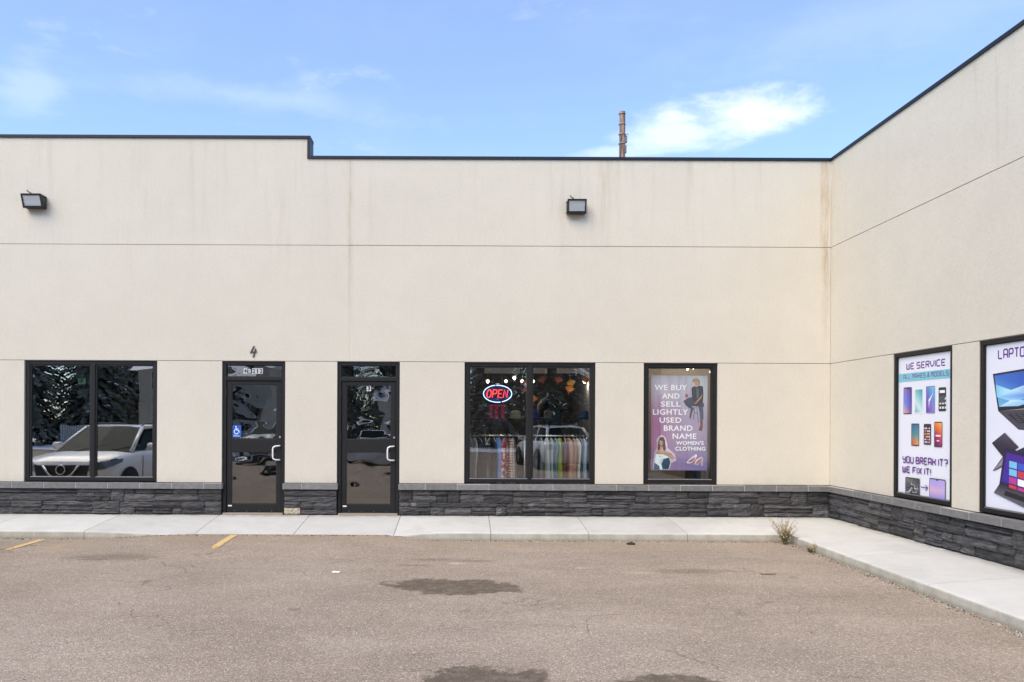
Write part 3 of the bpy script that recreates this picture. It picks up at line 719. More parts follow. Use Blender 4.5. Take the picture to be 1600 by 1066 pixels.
# ---- decal on the narrow wing window
def wp(zx, zy): return on_wing(1370 + zx / 3.3304, 520 + zy / 3.3313)
fw = .053 + .010
y_d = .0425
t = tag(empty('window_decal', (XW, 0, 0), R(-90)), 'tall white window poster of phones in the narrow window near the inner corner', 'poster', 'repair shop window posters')
MB().box(W1[0] + fw - .02, y_d, ZS + .012 + .052, W1[1] - fw + .02, y_d + .0015, ZG1 - .054, col=lin(226, 226, 232)).build('sheet', M['ink'], t)
pr = Print(y_d - .0002)
def txt_w(txt, x0, y0, x1, y1, hpx, col, wt=.95):     # left-bottom and right-bottom in the enlarged photo
    a = wp(x0, y0); b_ = wp(x1, y1); top = wp(x0, y0 - hpx); pr.tech(txt, a[0], (a[1] + b_[1]) / 2, b_[0], top[1] - a[1], col, wt)
txt_w('WE SERVICE', 155, 189, 356, 172, 29, PUR, 1.15)
bb = wp(119, 258), wp(377, 238); tt = wp(119, 214), wp(377, 190)
pr.rect(W1[0] + fw - .015, (bb[0][1] + bb[1][1]) / 2, W1[1] - fw + .015, (tt[0][1] + tt[1][1]) / 2, TEAL)
txt_w('ALL MAKES & MODELS', 140, 242, 374, 221, 21, PUR2, .9)
def phone(x0, y0, x1, y1, body, cols, notch=True, rows=0):
    a = wp(x0, y1); b_ = wp(x1, y0); u0, v0, u1, v1 = a[0], a[1], b_[0], b_[1]
    pr.rrect(u0, v0, u1, v1, .014, body); m2 = .008
    pr.poly([(u0 + m2, v0 + m2 * 1.6), (u1 - m2, v0 + m2 * 1.6), (u1 - m2, (v0 + v1) / 2), (u1 - m2, v1 - m2 * 1.6), (u0 + m2, v1 - m2 * 1.6), (u0 + m2, (v0 + v1) / 2)], cols)
    if notch: pr.rect((u0 + u1) / 2 - .022, v1 - m2 * 1.6 - .012, (u0 + u1) / 2 + .022, v1 - m2 * 1.6, body)
    rn = random.Random(int(x0))
    for r_ in range(rows):
        for c in range(4):
            cu = u0 + (u1 - u0) * (.2 + .2 * c); cv = v0 + (v1 - v0) * (.12 + .8 * r_ / rows)
            pr.rrect(cu - .010, cv - .010, cu + .010, cv + .010, .003, rn.choice([lin(230, 230, 230), lin(200, 90, 90), lin(220, 180, 120), lin(140, 160, 190), lin(240, 200, 200)]))
    return u0, v0, u1, v1
bk, wh = lin(30, 28, 40), lin(232, 234, 236)
phone(140, 283, 183, 424, bk, [lin(230, 170, 150), lin(120, 70, 150), lin(70, 70, 170), lin(60, 50, 130), lin(150, 120, 190), lin(110, 140, 220)])
phone(198, 289, 241, 421, wh, [lin(70, 160, 180), lin(200, 225, 225), lin(120, 190, 200), lin(60, 130, 150), lin(120, 190, 190), lin(200, 220, 210)], False)
q = phone(257, 276, 304, 420, lin(120, 130, 170), [lin(70, 60, 150), lin(150, 120, 200), lin(90, 150, 210), lin(120, 200, 210), lin(90, 120, 190), lin(110, 70, 160)], False)
pr.poly([(q[0] + .05, q[1] + .17), (q[2] - .03, q[1] + .26), (q[0] + .07, q[1] + .14)], lin(235, 225, 245)); pr.poly([(q[0] + .05, q[1] + .17), (q[0] + .06, q[1] + .06), (q[0] + .075, q[1] + .15)], lin(215, 205, 240))
q = phone(323, 283, 362, 409, lin(40, 40, 44), [lin(40, 40, 46)] * 6, False)
for r_ in range(3):
    for c in range(3): pr.rect(q[0] + .018 + c * .05, q[1] + .03 + r_ * .055, q[0] + .052 + c * .05, q[1] + .058 + r_ * .055, lin(215, 215, 215))
pr.rect(q[0] + .02, q[3] - .07, q[2] - .02, q[3] - .035, lin(235, 235, 235)); pr.rect(q[0] + .02, q[3] - .19, q[2] - .02, q[3] - .10, lin(70, 76, 80))
phone(181, 473, 222, 588, lin(36, 40, 48), [lin(200, 70, 40), lin(225, 150, 60), lin(80, 150, 160), lin(60, 110, 150), lin(40, 90, 120), lin(70, 120, 120)], False)
phone(246, 475, 284, 582, lin(60, 40, 46), [lin(60, 36, 40), lin(90, 40, 40), lin(60, 36, 40), lin(40, 30, 34), lin(50, 30, 34), lin(70, 40, 40)], False, 6)
q = phone(301, 464, 343, 594, lin(50, 30, 50), [lin(70, 30, 90), lin(150, 30, 90), lin(220, 90, 50), lin(240, 180, 60), lin(230, 120, 50), lin(130, 30, 90)], False)
pr.rect(q[0] + .03, q[1] + .13, q[2] - .03, q[1] + .15, lin(250, 220, 230)); pr.rect(q[0] + .05, q[1] + .07, q[2] - .05, q[1] + .085, lin(240, 200, 220))
txt_w('YOU BREAK IT?', 138, 679, 371, 691, 31, PUR, 1.15); txt_w('WE FIX IT!', 138, 729, 283, 736, 29, PUR, 1.15)
q = phone(152, 760, 227, 853, lin(48, 46, 50), [lin(120, 120, 122), lin(60, 60, 64), lin(90, 90, 94), lin(50, 50, 52), lin(110, 108, 110), lin(70, 70, 74)], False)
rn = random.Random(3)
for i in range(26):
    a = rn.uniform(0, 6.28); L_ = rn.uniform(.05, .14); cu, cv = (q[0] + q[2]) / 2 + rn.uniform(-.05, .05), (q[1] + q[3]) / 2 + rn.uniform(-.06, .06)
    e = (min(max(cu + L_ * math.cos(a), q[0] + .02), q[2] - .02), min(max(cv + L_ * math.sin(a), q[1] + .02), q[3] - .02))
    pr.stroke([(cu, cv), e], .005, rn.choice([lin(225, 225, 228), lin(30, 30, 32)]))
a, b_ = wp(234, 803), wp(270, 806); pr.stroke([a, (b_[0], a[1])], .013, PUR2); pr.stroke([(b_[0] - .05, a[1] + .035), (b_[0], a[1]), (b_[0] - .05, a[1] - .035)], .012, PUR2)
phone(278, 766, 362, 878, lin(56, 40, 70), [lin(70, 120, 210), lin(90, 130, 220), lin(200, 170, 210), lin(180, 160, 215), lin(150, 150, 220), lin(215, 170, 190)])
pr.m.build('picture', M['ink'], t)

# ---- decal on the wide wing window
t = tag(empty('window_decal', (XW, 0, 0), R(-90)), 'wide white window poster of laptops in the window cut by the picture edge', 'poster', 'repair shop window posters')
MB().box(W2[0] + fw - .02, y_d, ZS + .012 + .052, W2[1] - fw + .02, y_d + .0015, ZG1 - .054, col=lin(224, 225, 232)).build('sheet', M['ink'], t)
pr = Print(y_d - .0002)
a = wp(633, 136); b_ = wp(733, 119); pr.tech('LAPTOP', a[0], (a[1]), a[0] + (b_[0] - a[0]) * 1.62, .094, PUR, 1.2)
def quad(pts, col): pr.poly([wp(*p) for p in pts], col)
def wplus(du, dv, p): q = wp(*p); return (q[0] + du, q[1] + dv)
o0 = wp(604, 215); o1 = wp(632, 408)
# open laptop: lid, screen, base
lid = [o0, (o0[0] + 1.02, o0[1] + .06), (o0[0] + 1.12, o1[1] + .06), o1]; pr.poly(lid, bk)
sc = [(o0[0] + .025, o0[1] - .02), (o0[0] + .995, o0[1] + .035), (o0[0] + 1.085, o1[1] + .095), (o1[0] + .015, o1[1] + .045)]
pr.poly(sc, [lin(60, 110, 190), lin(30, 50, 150), lin(40, 60, 170), lin(110, 180, 215)])
pr.poly([(sc[0][0] + .02, sc[0][1] - .10), (sc[0][0] + .25, sc[0][1] - .17), (sc[0][0] + .55, sc[0][1] - .10), (sc[0][0] + .9, sc[0][1] - .02), (sc[0][0] + .60, sc[0][1] - .23), (sc[0][0] + .3, sc[0][1] - .30), (sc[0][0] + .04, sc[0][1] - .24)], [lin(120, 190, 225), lin(190, 230, 240), lin(110, 170, 225), lin(60, 100, 200), lin(70, 110, 210), lin(160, 215, 235), lin(140, 200, 230)])
pr.poly([(o1[0] + .02, o1[1] + .05), (o1[0] + .2, o1[1] + .12), (o1[0] + .5, o1[1] + .10), (o1[0] + .3, o1[1] + .05)], [lin(170, 215, 230), lin(205, 235, 240), lin(140, 190, 225), lin(150, 200, 230)])
pr.poly([o1, (o1[0] + 1.1, o1[1] + .05), (o1[0] + 1.35, o1[1] - .26), (o1[0] + .30, o1[1] - .20)], lin(70, 66, 76))
pr.poly([(o1[0] + .14, o1[1] - .035), (o1[0] + 1.08, o1[1] + .015), (o1[0] + 1.22, o1[1] - .13), (o1[0] + .30, o1[1] - .13)], lin(34, 32, 40))
for i in range(5):
    for k in range(11):
        pr.rect(o1[0] + .2 + k * .083 + i * .025, o1[1] - .045 - i * .018 + k * .0035, o1[0] + .26 + k * .083 + i * .025, o1[1] - .034 - i * .018 + k * .0035, lin(80, 78, 90))
# folded laptop behind and the tablet laptop in front
c0 = wp(601, 574); c1 = wp(668, 520)
quad([(601, 574), (668, 520), (742, 596), (660, 648)], [lin(40, 36, 50), lin(80, 74, 90), lin(56, 48, 66), lin(34, 30, 44)])
quad([(605, 720), (662, 640), (668, 690), (625, 714)], lin(58, 50, 70)); quad([(612, 716), (660, 652), (664, 684)], lin(140, 134, 150))
pr.poly([wp(735, 612), wplus(.32, .12, (735, 612)), wplus(.9, .02, (735, 612)), wplus(.9, -.15, (735, 612)), wplus(.1, -.1, (735, 612))], lin(40, 40, 62))
e0, e1 = wp(668, 598), wp(640, 790)
scr = [e0, (e0[0] + 1.15, e0[1] - .16), (e0[0] + 1.12, e1[1] - .16), e1]; pr.poly(scr, lin(40, 30, 62))
pr.poly([(e0[0] + .03, e0[1] - .05), (e0[0] + 1.1, e0[1] - .20), (e0[0] + 1.07, e1[1] - .11), (e1[0] + .035, e1[1] + .035)], [lin(70, 36, 140), lin(80, 40, 150), lin(54, 28, 120), lin(60, 40, 150)])
pal = [lin(90, 170, 200), lin(200, 60, 60), lin(240, 240, 240), lin(60, 150, 90), lin(220, 130, 60), lin(60, 90, 190), lin(180, 60, 140), lin(120, 190, 220)]
rn = random.Random(9)
for i in range(4):
    for k in range(7):
        u0 = e0[0] + .07 + k * .125 + (k // 3) * .04; v0 = e0[1] - .20 - i * .085 - (u0 - e0[0]) * .13
        pr.poly([(u0, v0), (u0 + .11, v0 - .014), (u0 + .11, v0 + .056), (u0, v0 + .07)], rn.choice(pal))
pr.poly([e1, (e1[0] + 1.15, e1[1] - .16), (e1[0] + 1.2, e1[1] - .42), wp(612, 833)], [lin(50, 46, 60), lin(46, 42, 56), lin(70, 66, 78), lin(96, 92, 102)])
pr.poly([(e1[0] + .1, e1[1] - .06), (e1[0] + 1.1, e1[1] - .21), (e1[0] + 1.12, e1[1] - .27), (e1[0] + .07, e1[1] - .11)], lin(30, 28, 36))
pr.m.build('picture', M['ink'], t)

# ---- poster in the single front window
ZP = lambda zx, zy: (980 + zx / 4.635, 550 + zy / 4.635)
YP = .136
def fp(zx, zy): p = at(*ZP(zx, zy), YP); return (p.x, p.z)
t = tag(empty('window_poster', (0, 0, 0)), 'purple and white clothing poster hanging in the single front window', 'poster')
p0, p1 = fp(170, 857), fp(582, 172)
def poster_fn(n, b):
    x, y, z = n.xyz(n.pos()); u_ = n.rng(x, p0[0], p1[0], 0, 1, False); v_ = n.rng(z, p0[1], p1[1], 0, 1, False)
    wv = n.noise(n.cmb(n.m('MULTIPLY', x, 3), 0, n.m('MULTIPLY', z, .5)), 2.5, 3)
    lo = n.mix(u_, lin(154, 130, 158), lin(126, 118, 168)); mid = n.mix(n.rng(u_, .05, .75), lin(172, 120, 152), lin(174, 158, 184)); hi = n.mix(u_, lin(190, 182, 192), lin(196, 204, 208))
    c = n.mix(n.rng(v_, .05, .42), lo, mid); c = n.mix(n.rng(v_, .5, .92), c, hi)
    c = n.mix(n.m('MULTIPLY', n.rng(wv, .45, .7), .35), c, lin(140, 84, 150)); n.put(b.inputs['Base Color'], c)
MB().box(p0[0], YP + .001, p0[1], p1[0], YP + .006, p1[1]).build('sheet', [mat('poster_print', (.5, .4, .5), .5, fn=poster_fn)], t)
pr = Print(YP)
W_ = lin(250, 247, 250)
for tx, xc, yb, wd, hh in (('WE BUY', 316, 278, 232, 37), ('AND', 316, 338, 124, 36), ('SELL', 316, 396, 140, 36), ('LIGHTLY', 313, 455, 252, 38), ('USED', 313, 513, 156, 37), ('BRAND', 369, 572, 206, 38), ('NAME', 415, 630, 172, 38), ("WOMEN'S", 454, 674, 198, 27), ('CLOTHING', 457, 715, 216, 27)):
    c0 = fp(xc, yb); e = fp(xc + wd, yb - hh)
    pr.font(tx, c0[0] + .006, c0[1] - .006, e[0] - c0[0], e[1] - c0[1], lin(120, 96, 140), 0)
    for dx_, dz_ in ((-.0035, 0), (.0035, 0), (0, .003), (0, -.003)): pr.font(tx, c0[0] + dx_, c0[1] + dz_, e[0] - c0[0], e[1] - c0[1], W_, 0)
pr.m.build('lettering', M['ink'], t)
class Figure(Print):              # photographic tone: every printed patch runs lighter and darker across itself
    def poly(s, pts, col, y=None):
        rn = random.Random(int(pts[0][0] * 9173) + len(pts))
        if not isinstance(col[0], (tuple, list)): col = [tuple(min(1, q * k) for q in col) for k in [rn.uniform(.55, 1.5) for _ in pts]]
        Print.poly(s, pts, col, y)
pr2 = Figure(YP - .0002); pr = pr2
Q = lambda pts: [fp(*p) for p in pts]
skin, skin2, hair, tl, dk = lin(190, 150, 128), lin(160, 118, 98), lin(150, 126, 84), lin(44, 62, 84), lin(34, 36, 48)
# seated woman on a stool
pr.stroke(Q([(492, 392), (478, 490)]), .008, dk); pr.stroke(Q([(502, 392), (516, 512)]), .008, dk); pr.stroke(Q([(486, 440), (512, 448)]), .007, dk)
pr.poly(Q([(462, 398), (486, 404), (470, 440), (458, 490), (450, 470), (458, 430)]), lin(70, 78, 96))
pr.poly(Q([(512, 392), (548, 392), (552, 440), (553, 488), (528, 490), (524, 440)]), lin(62, 74, 98)); pr.poly(Q([(528, 486), (546, 486), (549, 540), (540, 574), (516, 566), (528, 530)]), lin(112, 78, 62))
pr.poly(Q([(406, 356), (440, 334), (474, 326), (556, 372), (556, 398), (470, 392), (456, 412), (424, 388)]), tl)
pr.poly(Q([(466, 262), (482, 250), (518, 244), (548, 250), (552, 300), (548, 366), (504, 384), (474, 352), (468, 310)]), dk); pr.poly(Q([(500, 262), (524, 262), (516, 330), (504, 340)]), lin(58, 84, 110))
pr.poly(Q([(548, 300), (530, 322), (490, 366), (484, 380), (500, 378), (536, 336)]), skin2); pr.ell(*fp(430, 318), .026, .030, lin(150, 80, 70))
pr.poly(Q([(490, 228), (512, 228), (514, 252), (494, 254)]), skin); pr.ell(*fp(498, 214), .034, .050, skin)
pr.poly(Q([(472, 214), (476, 198), (494, 192), (516, 194), (528, 212), (526, 242), (514, 240), (512, 218), (492, 208), (480, 220)]), hair); pr.poly(Q([(494, 228), (504, 230), (498, 234)]), lin(150, 70, 70))
# standing woman at the foot
pr.poly(Q([(186, 852), (196, 730), (214, 690), (212, 640), (226, 610), (252, 602), (276, 618), (288, 660), (292, 694), (344, 740), (356, 786), (318, 806), (308, 852)]), lin(214, 196, 214))
pr.poly(Q([(228, 640), (240, 618), (262, 616), (274, 640), (280, 700), (274, 724), (222, 716), (222, 670)]), lin(92, 62, 46)); pr.ell(*fp(246, 654), .030, .058, skin)
pr.poly(Q([(238, 684), (258, 684), (262, 712), (322, 736), (346, 766), (340, 784), (300, 770), (200, 756), (206, 722), (236, 708)]), skin)
pr.poly(Q([(206, 740), (262, 742), (306, 764), (316, 800), (300, 852), (196, 852)]), lin(196, 214, 214)); pr.poly(Q([(262, 776), (304, 764), (312, 802), (298, 850), (256, 850), (246, 812)]), lin(40, 66, 86)); pr.poly(Q([(196, 800), (232, 826), (236, 852), (190, 852)]), lin(58, 110, 122)); pr.ell(*fp(240, 780), .045, .06, lin(228, 232, 226))
pr.poly(Q([(236, 640), (242, 622), (256, 620), (264, 636), (268, 700), (262, 690), (260, 648)]), lin(78, 52, 40)); pr.poly(Q([(240, 672), (252, 672), (246, 677)]), lin(160, 70, 76))
# pair of shoes
pr.poly(Q([(430, 800), (452, 774), (484, 748), (500, 738), (506, 752), (490, 784), (462, 806), (436, 808)]), lin(226, 206, 220)); pr.poly(Q([(436, 800), (470, 774), (492, 760), (486, 780), (460, 800)]), lin(150, 98, 92))
pr.poly(Q([(484, 812), (500, 782), (536, 758), (550, 772), (546, 822), (538, 826), (536, 792), (514, 822)]), lin(226, 206, 220)); pr.poly(Q([(490, 810), (508, 786), (536, 768), (540, 780), (512, 812)]), lin(172, 118, 104))
pr.m.build('picture', M['ink'], t)

# ---- numbers and stickers
def sticker(name, x, z, w_, h_, bg_, label, cat, draw, y=.054, group=None):
    t = tag(empty(name, (x, y, z)), label, cat, group); MB().box(0, 0, 0, w_, .0012, h_, col=bg_).build('backing', M['ink'], t)
    p = Print(-.0003); draw(p); p.m.build('lettering', M['ink'], t); return t
zt = 2.262
t = tag(empty('unit_number', (-3.60, .0545, zt)), 'white number tiles 4 - 212 on the glass strip above the first door', 'number sign')
x = 0
for ch in '4-212':
    w_ = .058 if ch != '-' else .040
    MB().box(x, 0, 0 if ch != '-' else .018, x + w_ - .003, .0012, .088 if ch != '-' else .07, col=lin(206, 206, 202)).build('number_tile', M['ink'], t)
    p = Print(-.0003)
    if ch == '-': p.rect(x + .008, .039, x + .029, .050, lin(24, 24, 24)); x += w_ + .02
    else: p.font(ch, x + .0275, .010, .040 if ch != '1' else .020, .068, lin(14, 14, 14), .035); x += w_ + (.02 if ch == '4' else 0)
    p.m.build('digit', M['ink'], t)
sticker('unit_number', -1.619, 1.990, .070, .090, lin(206, 206, 202), 'small white 3 tile on the upper glass of the second door', 'number sign', lambda p: p.font('3', .035, .011, .046, .068, lin(14, 14, 14), .035))
def wheelchair(p):
    wv = lin(232, 238, 244)
    p.ell(.058, .172, .011, .011, wv); p.stroke([(.058, .158), (.062, .120), (.098, .120), (.110, .086), (.122, .090)], .011, wv)
    p.stroke([(.063, .140), (.090, .140)], .009, wv)
    p.stroke([(.066 + .036 * math.cos(R(a)), .094 + .036 * math.sin(R(a))) for a in range(115, 346, 22)], .010, wv)
    p.rect(.018, .018, .124, .026, lin(190, 205, 225)); p.rect(.018, .034, .10, .040, lin(190, 205, 225))
sticker('access_sticker', -3.777, 1.236, .142, .195, lin(38, 88, 170), 'blue wheelchair access sticker on the glass of the first door', 'sticker', wheelchair, y=.0545)
n4 = MB()
pl = [[(.58, 1.0), (.06, .38), (.98, .46)], [(.80, .74), (.62, .30), (.52, .02), (.36, -.04)]]
for k, q in enumerate(pl):
    L_, R_ = strip2d([(a * .105, b_ * .165) for a, b_ in q], .016); y0, y1 = -.016 - .001 * k, -.001
    for i in range(len(L_) - 1):
        n4.mesh([(R_[i].x, y0, R_[i].y), (R_[i + 1].x, y0, R_[i + 1].y), (L_[i + 1].x, y0, L_[i + 1].y), (L_[i].x, y0, L_[i].y), (R_[i].x, y1, R_[i].y), (R_[i + 1].x, y1, R_[i + 1].y), (L_[i + 1].x, y1, L_[i + 1].y), (L_[i].x, y1, L_[i].y)], [(0, 1, 2, 3), (0, 4, 5, 1), (3, 2, 6, 7), (0, 3, 7, 4), (1, 5, 6, 2)])
tag(n4.build('wall_number', mat('bronze_number', (.06, .04, .028), .5), loc=(-3.475, 0, 2.535)), 'dark metal number 4 fixed to the wall over the first door', 'number')

# ------------------------------------------------------------------ shop interior
ZO = lambda zx, zy: (700 + zx / 4.636, 550 + zy / 4.636)
def so(zx, zy, y): return at(*ZO(zx, zy), y)
# neon sign
NY = .17
c0 = so(360, 303, NY); hw = so(466, 303, NY).x - c0.x; hh = c0.z - so(360, 368, NY).z
t = tag(empty('open_sign', c0), 'lit red and blue oval neon OPEN sign hanging in the double shop window', 'neon sign')
def glow(name, c, s): return mat(name, (.02, .02, .02), .4, emit=c, es=s)
red, blu = glow('red_neon', (1, .045, .03), 2.2), glow('blue_neon', (.42, .62, 1), 1.7)
bp = MB(); n_ = 28
A = [(hw * 1.0 * math.cos(2 * math.pi * i / n_), hh * 1.0 * math.sin(2 * math.pi * i / n_)) for i in range(n_)]
bp.face([(a, .018, b_) for a, b_ in A]); bp.face([(a, .030, b_) for a, b_ in A][::-1])
for i in range(n_): j2 = (i + 1) % n_; bp.face([(A[i][0], .018, A[i][1]), (A[i][0], .03, A[i][1]), (A[j2][0], .03, A[j2][1]), (A[j2][0], .018, A[j2][1])])
bp.build('backing_panel', mat('navy_panel', (.012, .014, .09), .4), t)
for k, (a0, a1) in enumerate(((100, 282), (-72, 96))):
    sc_ = 1 if k == 0 else .99
    MB().tube([(hw * sc_ * .97 * math.cos(R(a)), 0, hh * sc_ * .95 * math.sin(R(a))) for a in range(a0, a1 + 1, 7)], .0062, 7).build('neon_oval', blu, t, smooth=True)
LW, LH = hw * .34, hh * .86
for i, (ch, pls) in enumerate((('O', [[(math.cos(R(a)) * .42 + .45, math.sin(R(a)) * .5 + .5) for a in range(0, 361, 24)]]), ('P', [[(.1, 0), (.1, 1), (.7, 1), (.85, .88), (.85, .62), (.7, .5), (.1, .5)]]), ('E', [[(.85, 1), (.12, 1), (.12, 0), (.85, 0)], [(.12, .5), (.72, .5)]]), ('N', [[(.1, 0), (.1, 1), (.82, 0), (.82, 1)]]))):
    m_ = MB()
    for pl in pls:
        P_ = [(-hw * .74 + i * LW * 1.10 + (p[0] + .22 * (p[1] - .5)) * LW, -.004, (p[1] - .5) * LH) for p in pl]; m_.tube(P_, .0062, 7)
    m_.build('neon_letter', red, t, smooth=True)
m_ = MB(); m_.tube([(-.08, .02, hh), (-.06, .02, hh + .28)], .0015, 4); m_.tube([(.08, .02, hh), (.06, .02, hh + .28)], .0015, 4); m_.build('hanging_chain', M['bare_alu'], t)
MB().box(-.03, .0, hh + .004, .03, .02, hh + .022).build('top_clip', M['white'], t)
# hours sign of red dashes under it
a, b_ = so(285, 510, NY), so(430, 380, NY)
t = tag(empty('hours_sign', (a.x, NY, a.z)), 'clear panel of small red lines under the neon sign', 'sign')
MB().box(0, .004, 0, b_.x - a.x, .009, b_.z - a.z).build('panel', mat('smoky_panel', (.02, .012, .02), .3), t)
p = Print(.0035); w_, h_ = b_.x - a.x, b_.z - a.z; rc = lin(170, 16, 40)
p.rect(.03, h_ - .028, w_ - .03, h_ - .012, rc)
for r_ in range(9):
    for c, (u0, u1) in enumerate(((.04, .085), (.125, .175), (.225, .275))):
        p.rect(u0, h_ - .055 - r_ * .021, u1, h_ - .045 - r_ * .021, rc)
p.m.build('red_print', M['ink'], t)
# bulbs
bulb_m = glow('warm_bulb', (1, .86, .66), 2.2)
def bulb(p, r_, label):
    t = tag(empty('ceiling_bulb', p), label, 'ceiling light', 'lit bulbs under the shop ceiling')
    m_ = MB(); m_.lathe([(0, -r_), (r_ * .6, -r_ * .8), (r_, 0), (r_ * .7, r_ * .7), (r_ * .35, r_)], 12); m_.build('bulb', bulb_m, t, smooth=True)
    MB().lathe([(0, r_ * .9), (r_ * .5, r_ * .92), (r_ * .5, r_ * 1.5), (0, r_ * 1.5)], 10).build('socket', M['black'], t)
    if 'dim' not in label:
        ld = bpy.data.lights.new('bulb_light', 'POINT'); ld.energy = 11; ld.color = (1, .86, .68); ld.shadow_soft_size = .05
        lo = bpy.data.objects.new('bulb_light', ld); COL.objects.link(lo); lo.parent = t; lo.location = (0, 0, -r_ * 1.6)
    MB().tube([(0, 0, r_ * 1.4), (0, 0, max(r_ * 2, (2.945 if p.x < 2.35 else 2.795) - p.z))], .004, 4).build('cord', M['black'], t)
for (zx, zy, y, wh_) in ((288, 213, 2.6, 'leftmost, above the neon sign'), (420, 213, 3.2, 'dim one just right of the neon sign top'), (480, 188, 2.2, 'highest of the row'), (537, 213, 2.6, 'just left of the window mullion'), (615, 213, 2.6, 'just right of the window mullion'), (988, 215, 2.6, 'behind the rightmost paper leaf')):
    bulb(so(zx, zy, y), .034, 'small lit round bulb in the shop, ' + wh_)
for (zx, zy, wh_) in ((437, 118, 'left one of the pair over the clothing poster'), (480, 112, 'right one of the pair over the clothing poster'), (608, 145, 'single one beside the clothing poster')):
    p = at(*ZP(zx, zy), 1.6); bulb(p, .032, 'small lit warm bulb, ' + wh_)
# pale boards added at the window head to imitate sky reflected in the glass
pan = mat('sky_reflection_white', (.55, .57, .60), .8)
for (a, b_, y) in ((265, 520, .45), (612, 720, .43), (790, 1040, .43)):
    p, q = so(a, 104, y), so(b_, 156, y); MB().box(p.x, y, q.z, q.x, y + .03, p.z).build('sky_reflection_panel', pan, BL)
# clothes rails and garments
def rail(x0, x1, y, z, label):
    t = tag(empty('clothes_rail', ((x0 + x1) / 2, y, -.005)), label, 'clothes rail', 'clothes rails in the shop window'); w2 = (x1 - x0) / 2
    MB().tube([(-w2, 0, z), (w2, 0, z)], .013, 8).build('rod', M['bare_alu'], t, smooth=True)
    for s_ in (-1, 1):
        MB().tube([(s_ * w2, 0, .03), (s_ * w2, 0, z + .013)], .013, 8).build('upright', M['bare_alu'], t, smooth=True)
        MB().box(s_ * w2 - .02, -.25, .0, s_ * w2 + .02, .25, .03).build('foot', M['bare_alu'], t)
    return t
RY, RZ = .62, 1.275
rail(.03, .97, RY, RZ, 'steel clothes rail behind the left pane below the neon sign')
rail(1.06, 2.02, RY, RZ, 'steel clothes rail behind the right pane below the hats')
rail(3.35, 4.15, .75, 1.25, 'steel clothes rail behind the clothing poster window')
def cloth(name, c, pat=None):
    def fn(n, b):
        p = n.obj(); k = n.noise(p, 14, 4)
        col = n.v('SCALE', c, n.rng(k, .25, .75, .82, 1.15, False))
        if pat == 'floral': col = n.mix(n.rng(n.noise(p, 22, 3, .6), .52, .57), col, (.62, .55, .50))
        elif pat == 'dots': col = n.mix(n.rng(n.voro(p, 28)[0], .30, .24), col, (.5, .08, .08))
        elif pat == 'stripe': x, y, z = n.xyz(p); col = n.mix(n.m('GREATER_THAN', n.m('FRACT', n.m('MULTIPLY', z, 22)), .5), col, (.35, .08, .07))
        elif pat == 'leopard': col = n.mix(n.rng(n.noise(p, 30, 2), .5, .55), col, (.05, .02, .02))
        n.put(b.inputs['Base Color'], col)
    return mat(name, c, .85, fn=fn)
def garment(xc, w_, ln, c, pat, label, y=RY, z=RZ, seed=1, depth=.36):
    rn = random.Random(seed); t = tag(empty('garment', (xc, y + rn.uniform(-.03, .03), z), rn.uniform(-.35, .35)), label, 'garment', 'clothes hanging in the shop window')
    ph = [rn.uniform(0, 6.28) for _ in range(5)]; levels = [(-.045, .10), (-.07, .42), (-.10, .72), (-.16, .95), (-.3, 1), (-.5, 1.0), (-.7, 1.04), (-ln, 1.1)]
    n_ = 26; vs, fs = [], []
    for li, (zz, k) in enumerate(levels):
        for i in range(n_):
            a = 2 * math.pi * i / n_; ca, sa = math.cos(a), math.sin(a)
            fold = 1 + .34 * math.sin(5 * a + ph[0] + zz * 1.5) * min(1, li / 3) + .12 * math.sin(9 * a + ph[1]) * min(1, li / 3)
            sx = w_ / 2 * min(1, .55 + .45 * li / 3); sy = depth / 2 * min(1, k) * (1 if li < 5 else .92)
            vs.append((math.copysign(abs(ca) ** .7, ca) * sx * fold + .010 * math.sin(zz * 7 + ph[2]), math.copysign(abs(sa) ** .8, sa) * sy * (1 + .05 * math.sin(7 * a + ph[3])), zz))
    for li in range(len(levels) - 1):
        for i in range(n_): fs.append((li * n_ + i, (li + 1) * n_ + i, (li + 1) * n_ + (i + 1) % n_, li * n_ + (i + 1) % n_))
    fs.append(tuple(range(n_))); fs.append(tuple((len(levels) - 1) * n_ + i for i in range(n_))[::-1])
    m_ = MB(); m_.mesh(vs, fs); m_.build('cloth', cloth('cloth', c, pat), t, smooth=True)
    MB().tube([(0, 0, -.06), (0, 0, -.01), (0, .015, .022), (0, -.018, .018)], .003, 5).build('hanger_hook', M['bare_alu'], t)
    MB().tube([(0, -.15, -.10), (0, -.02, -.05), (0, .02, -.05), (0, .15, -.10)], .006, 5).build('hanger', M['white'], t)
gx = lambda zx: so(zx, 700, RY - .15).x
dark = (.03, .03, .034)
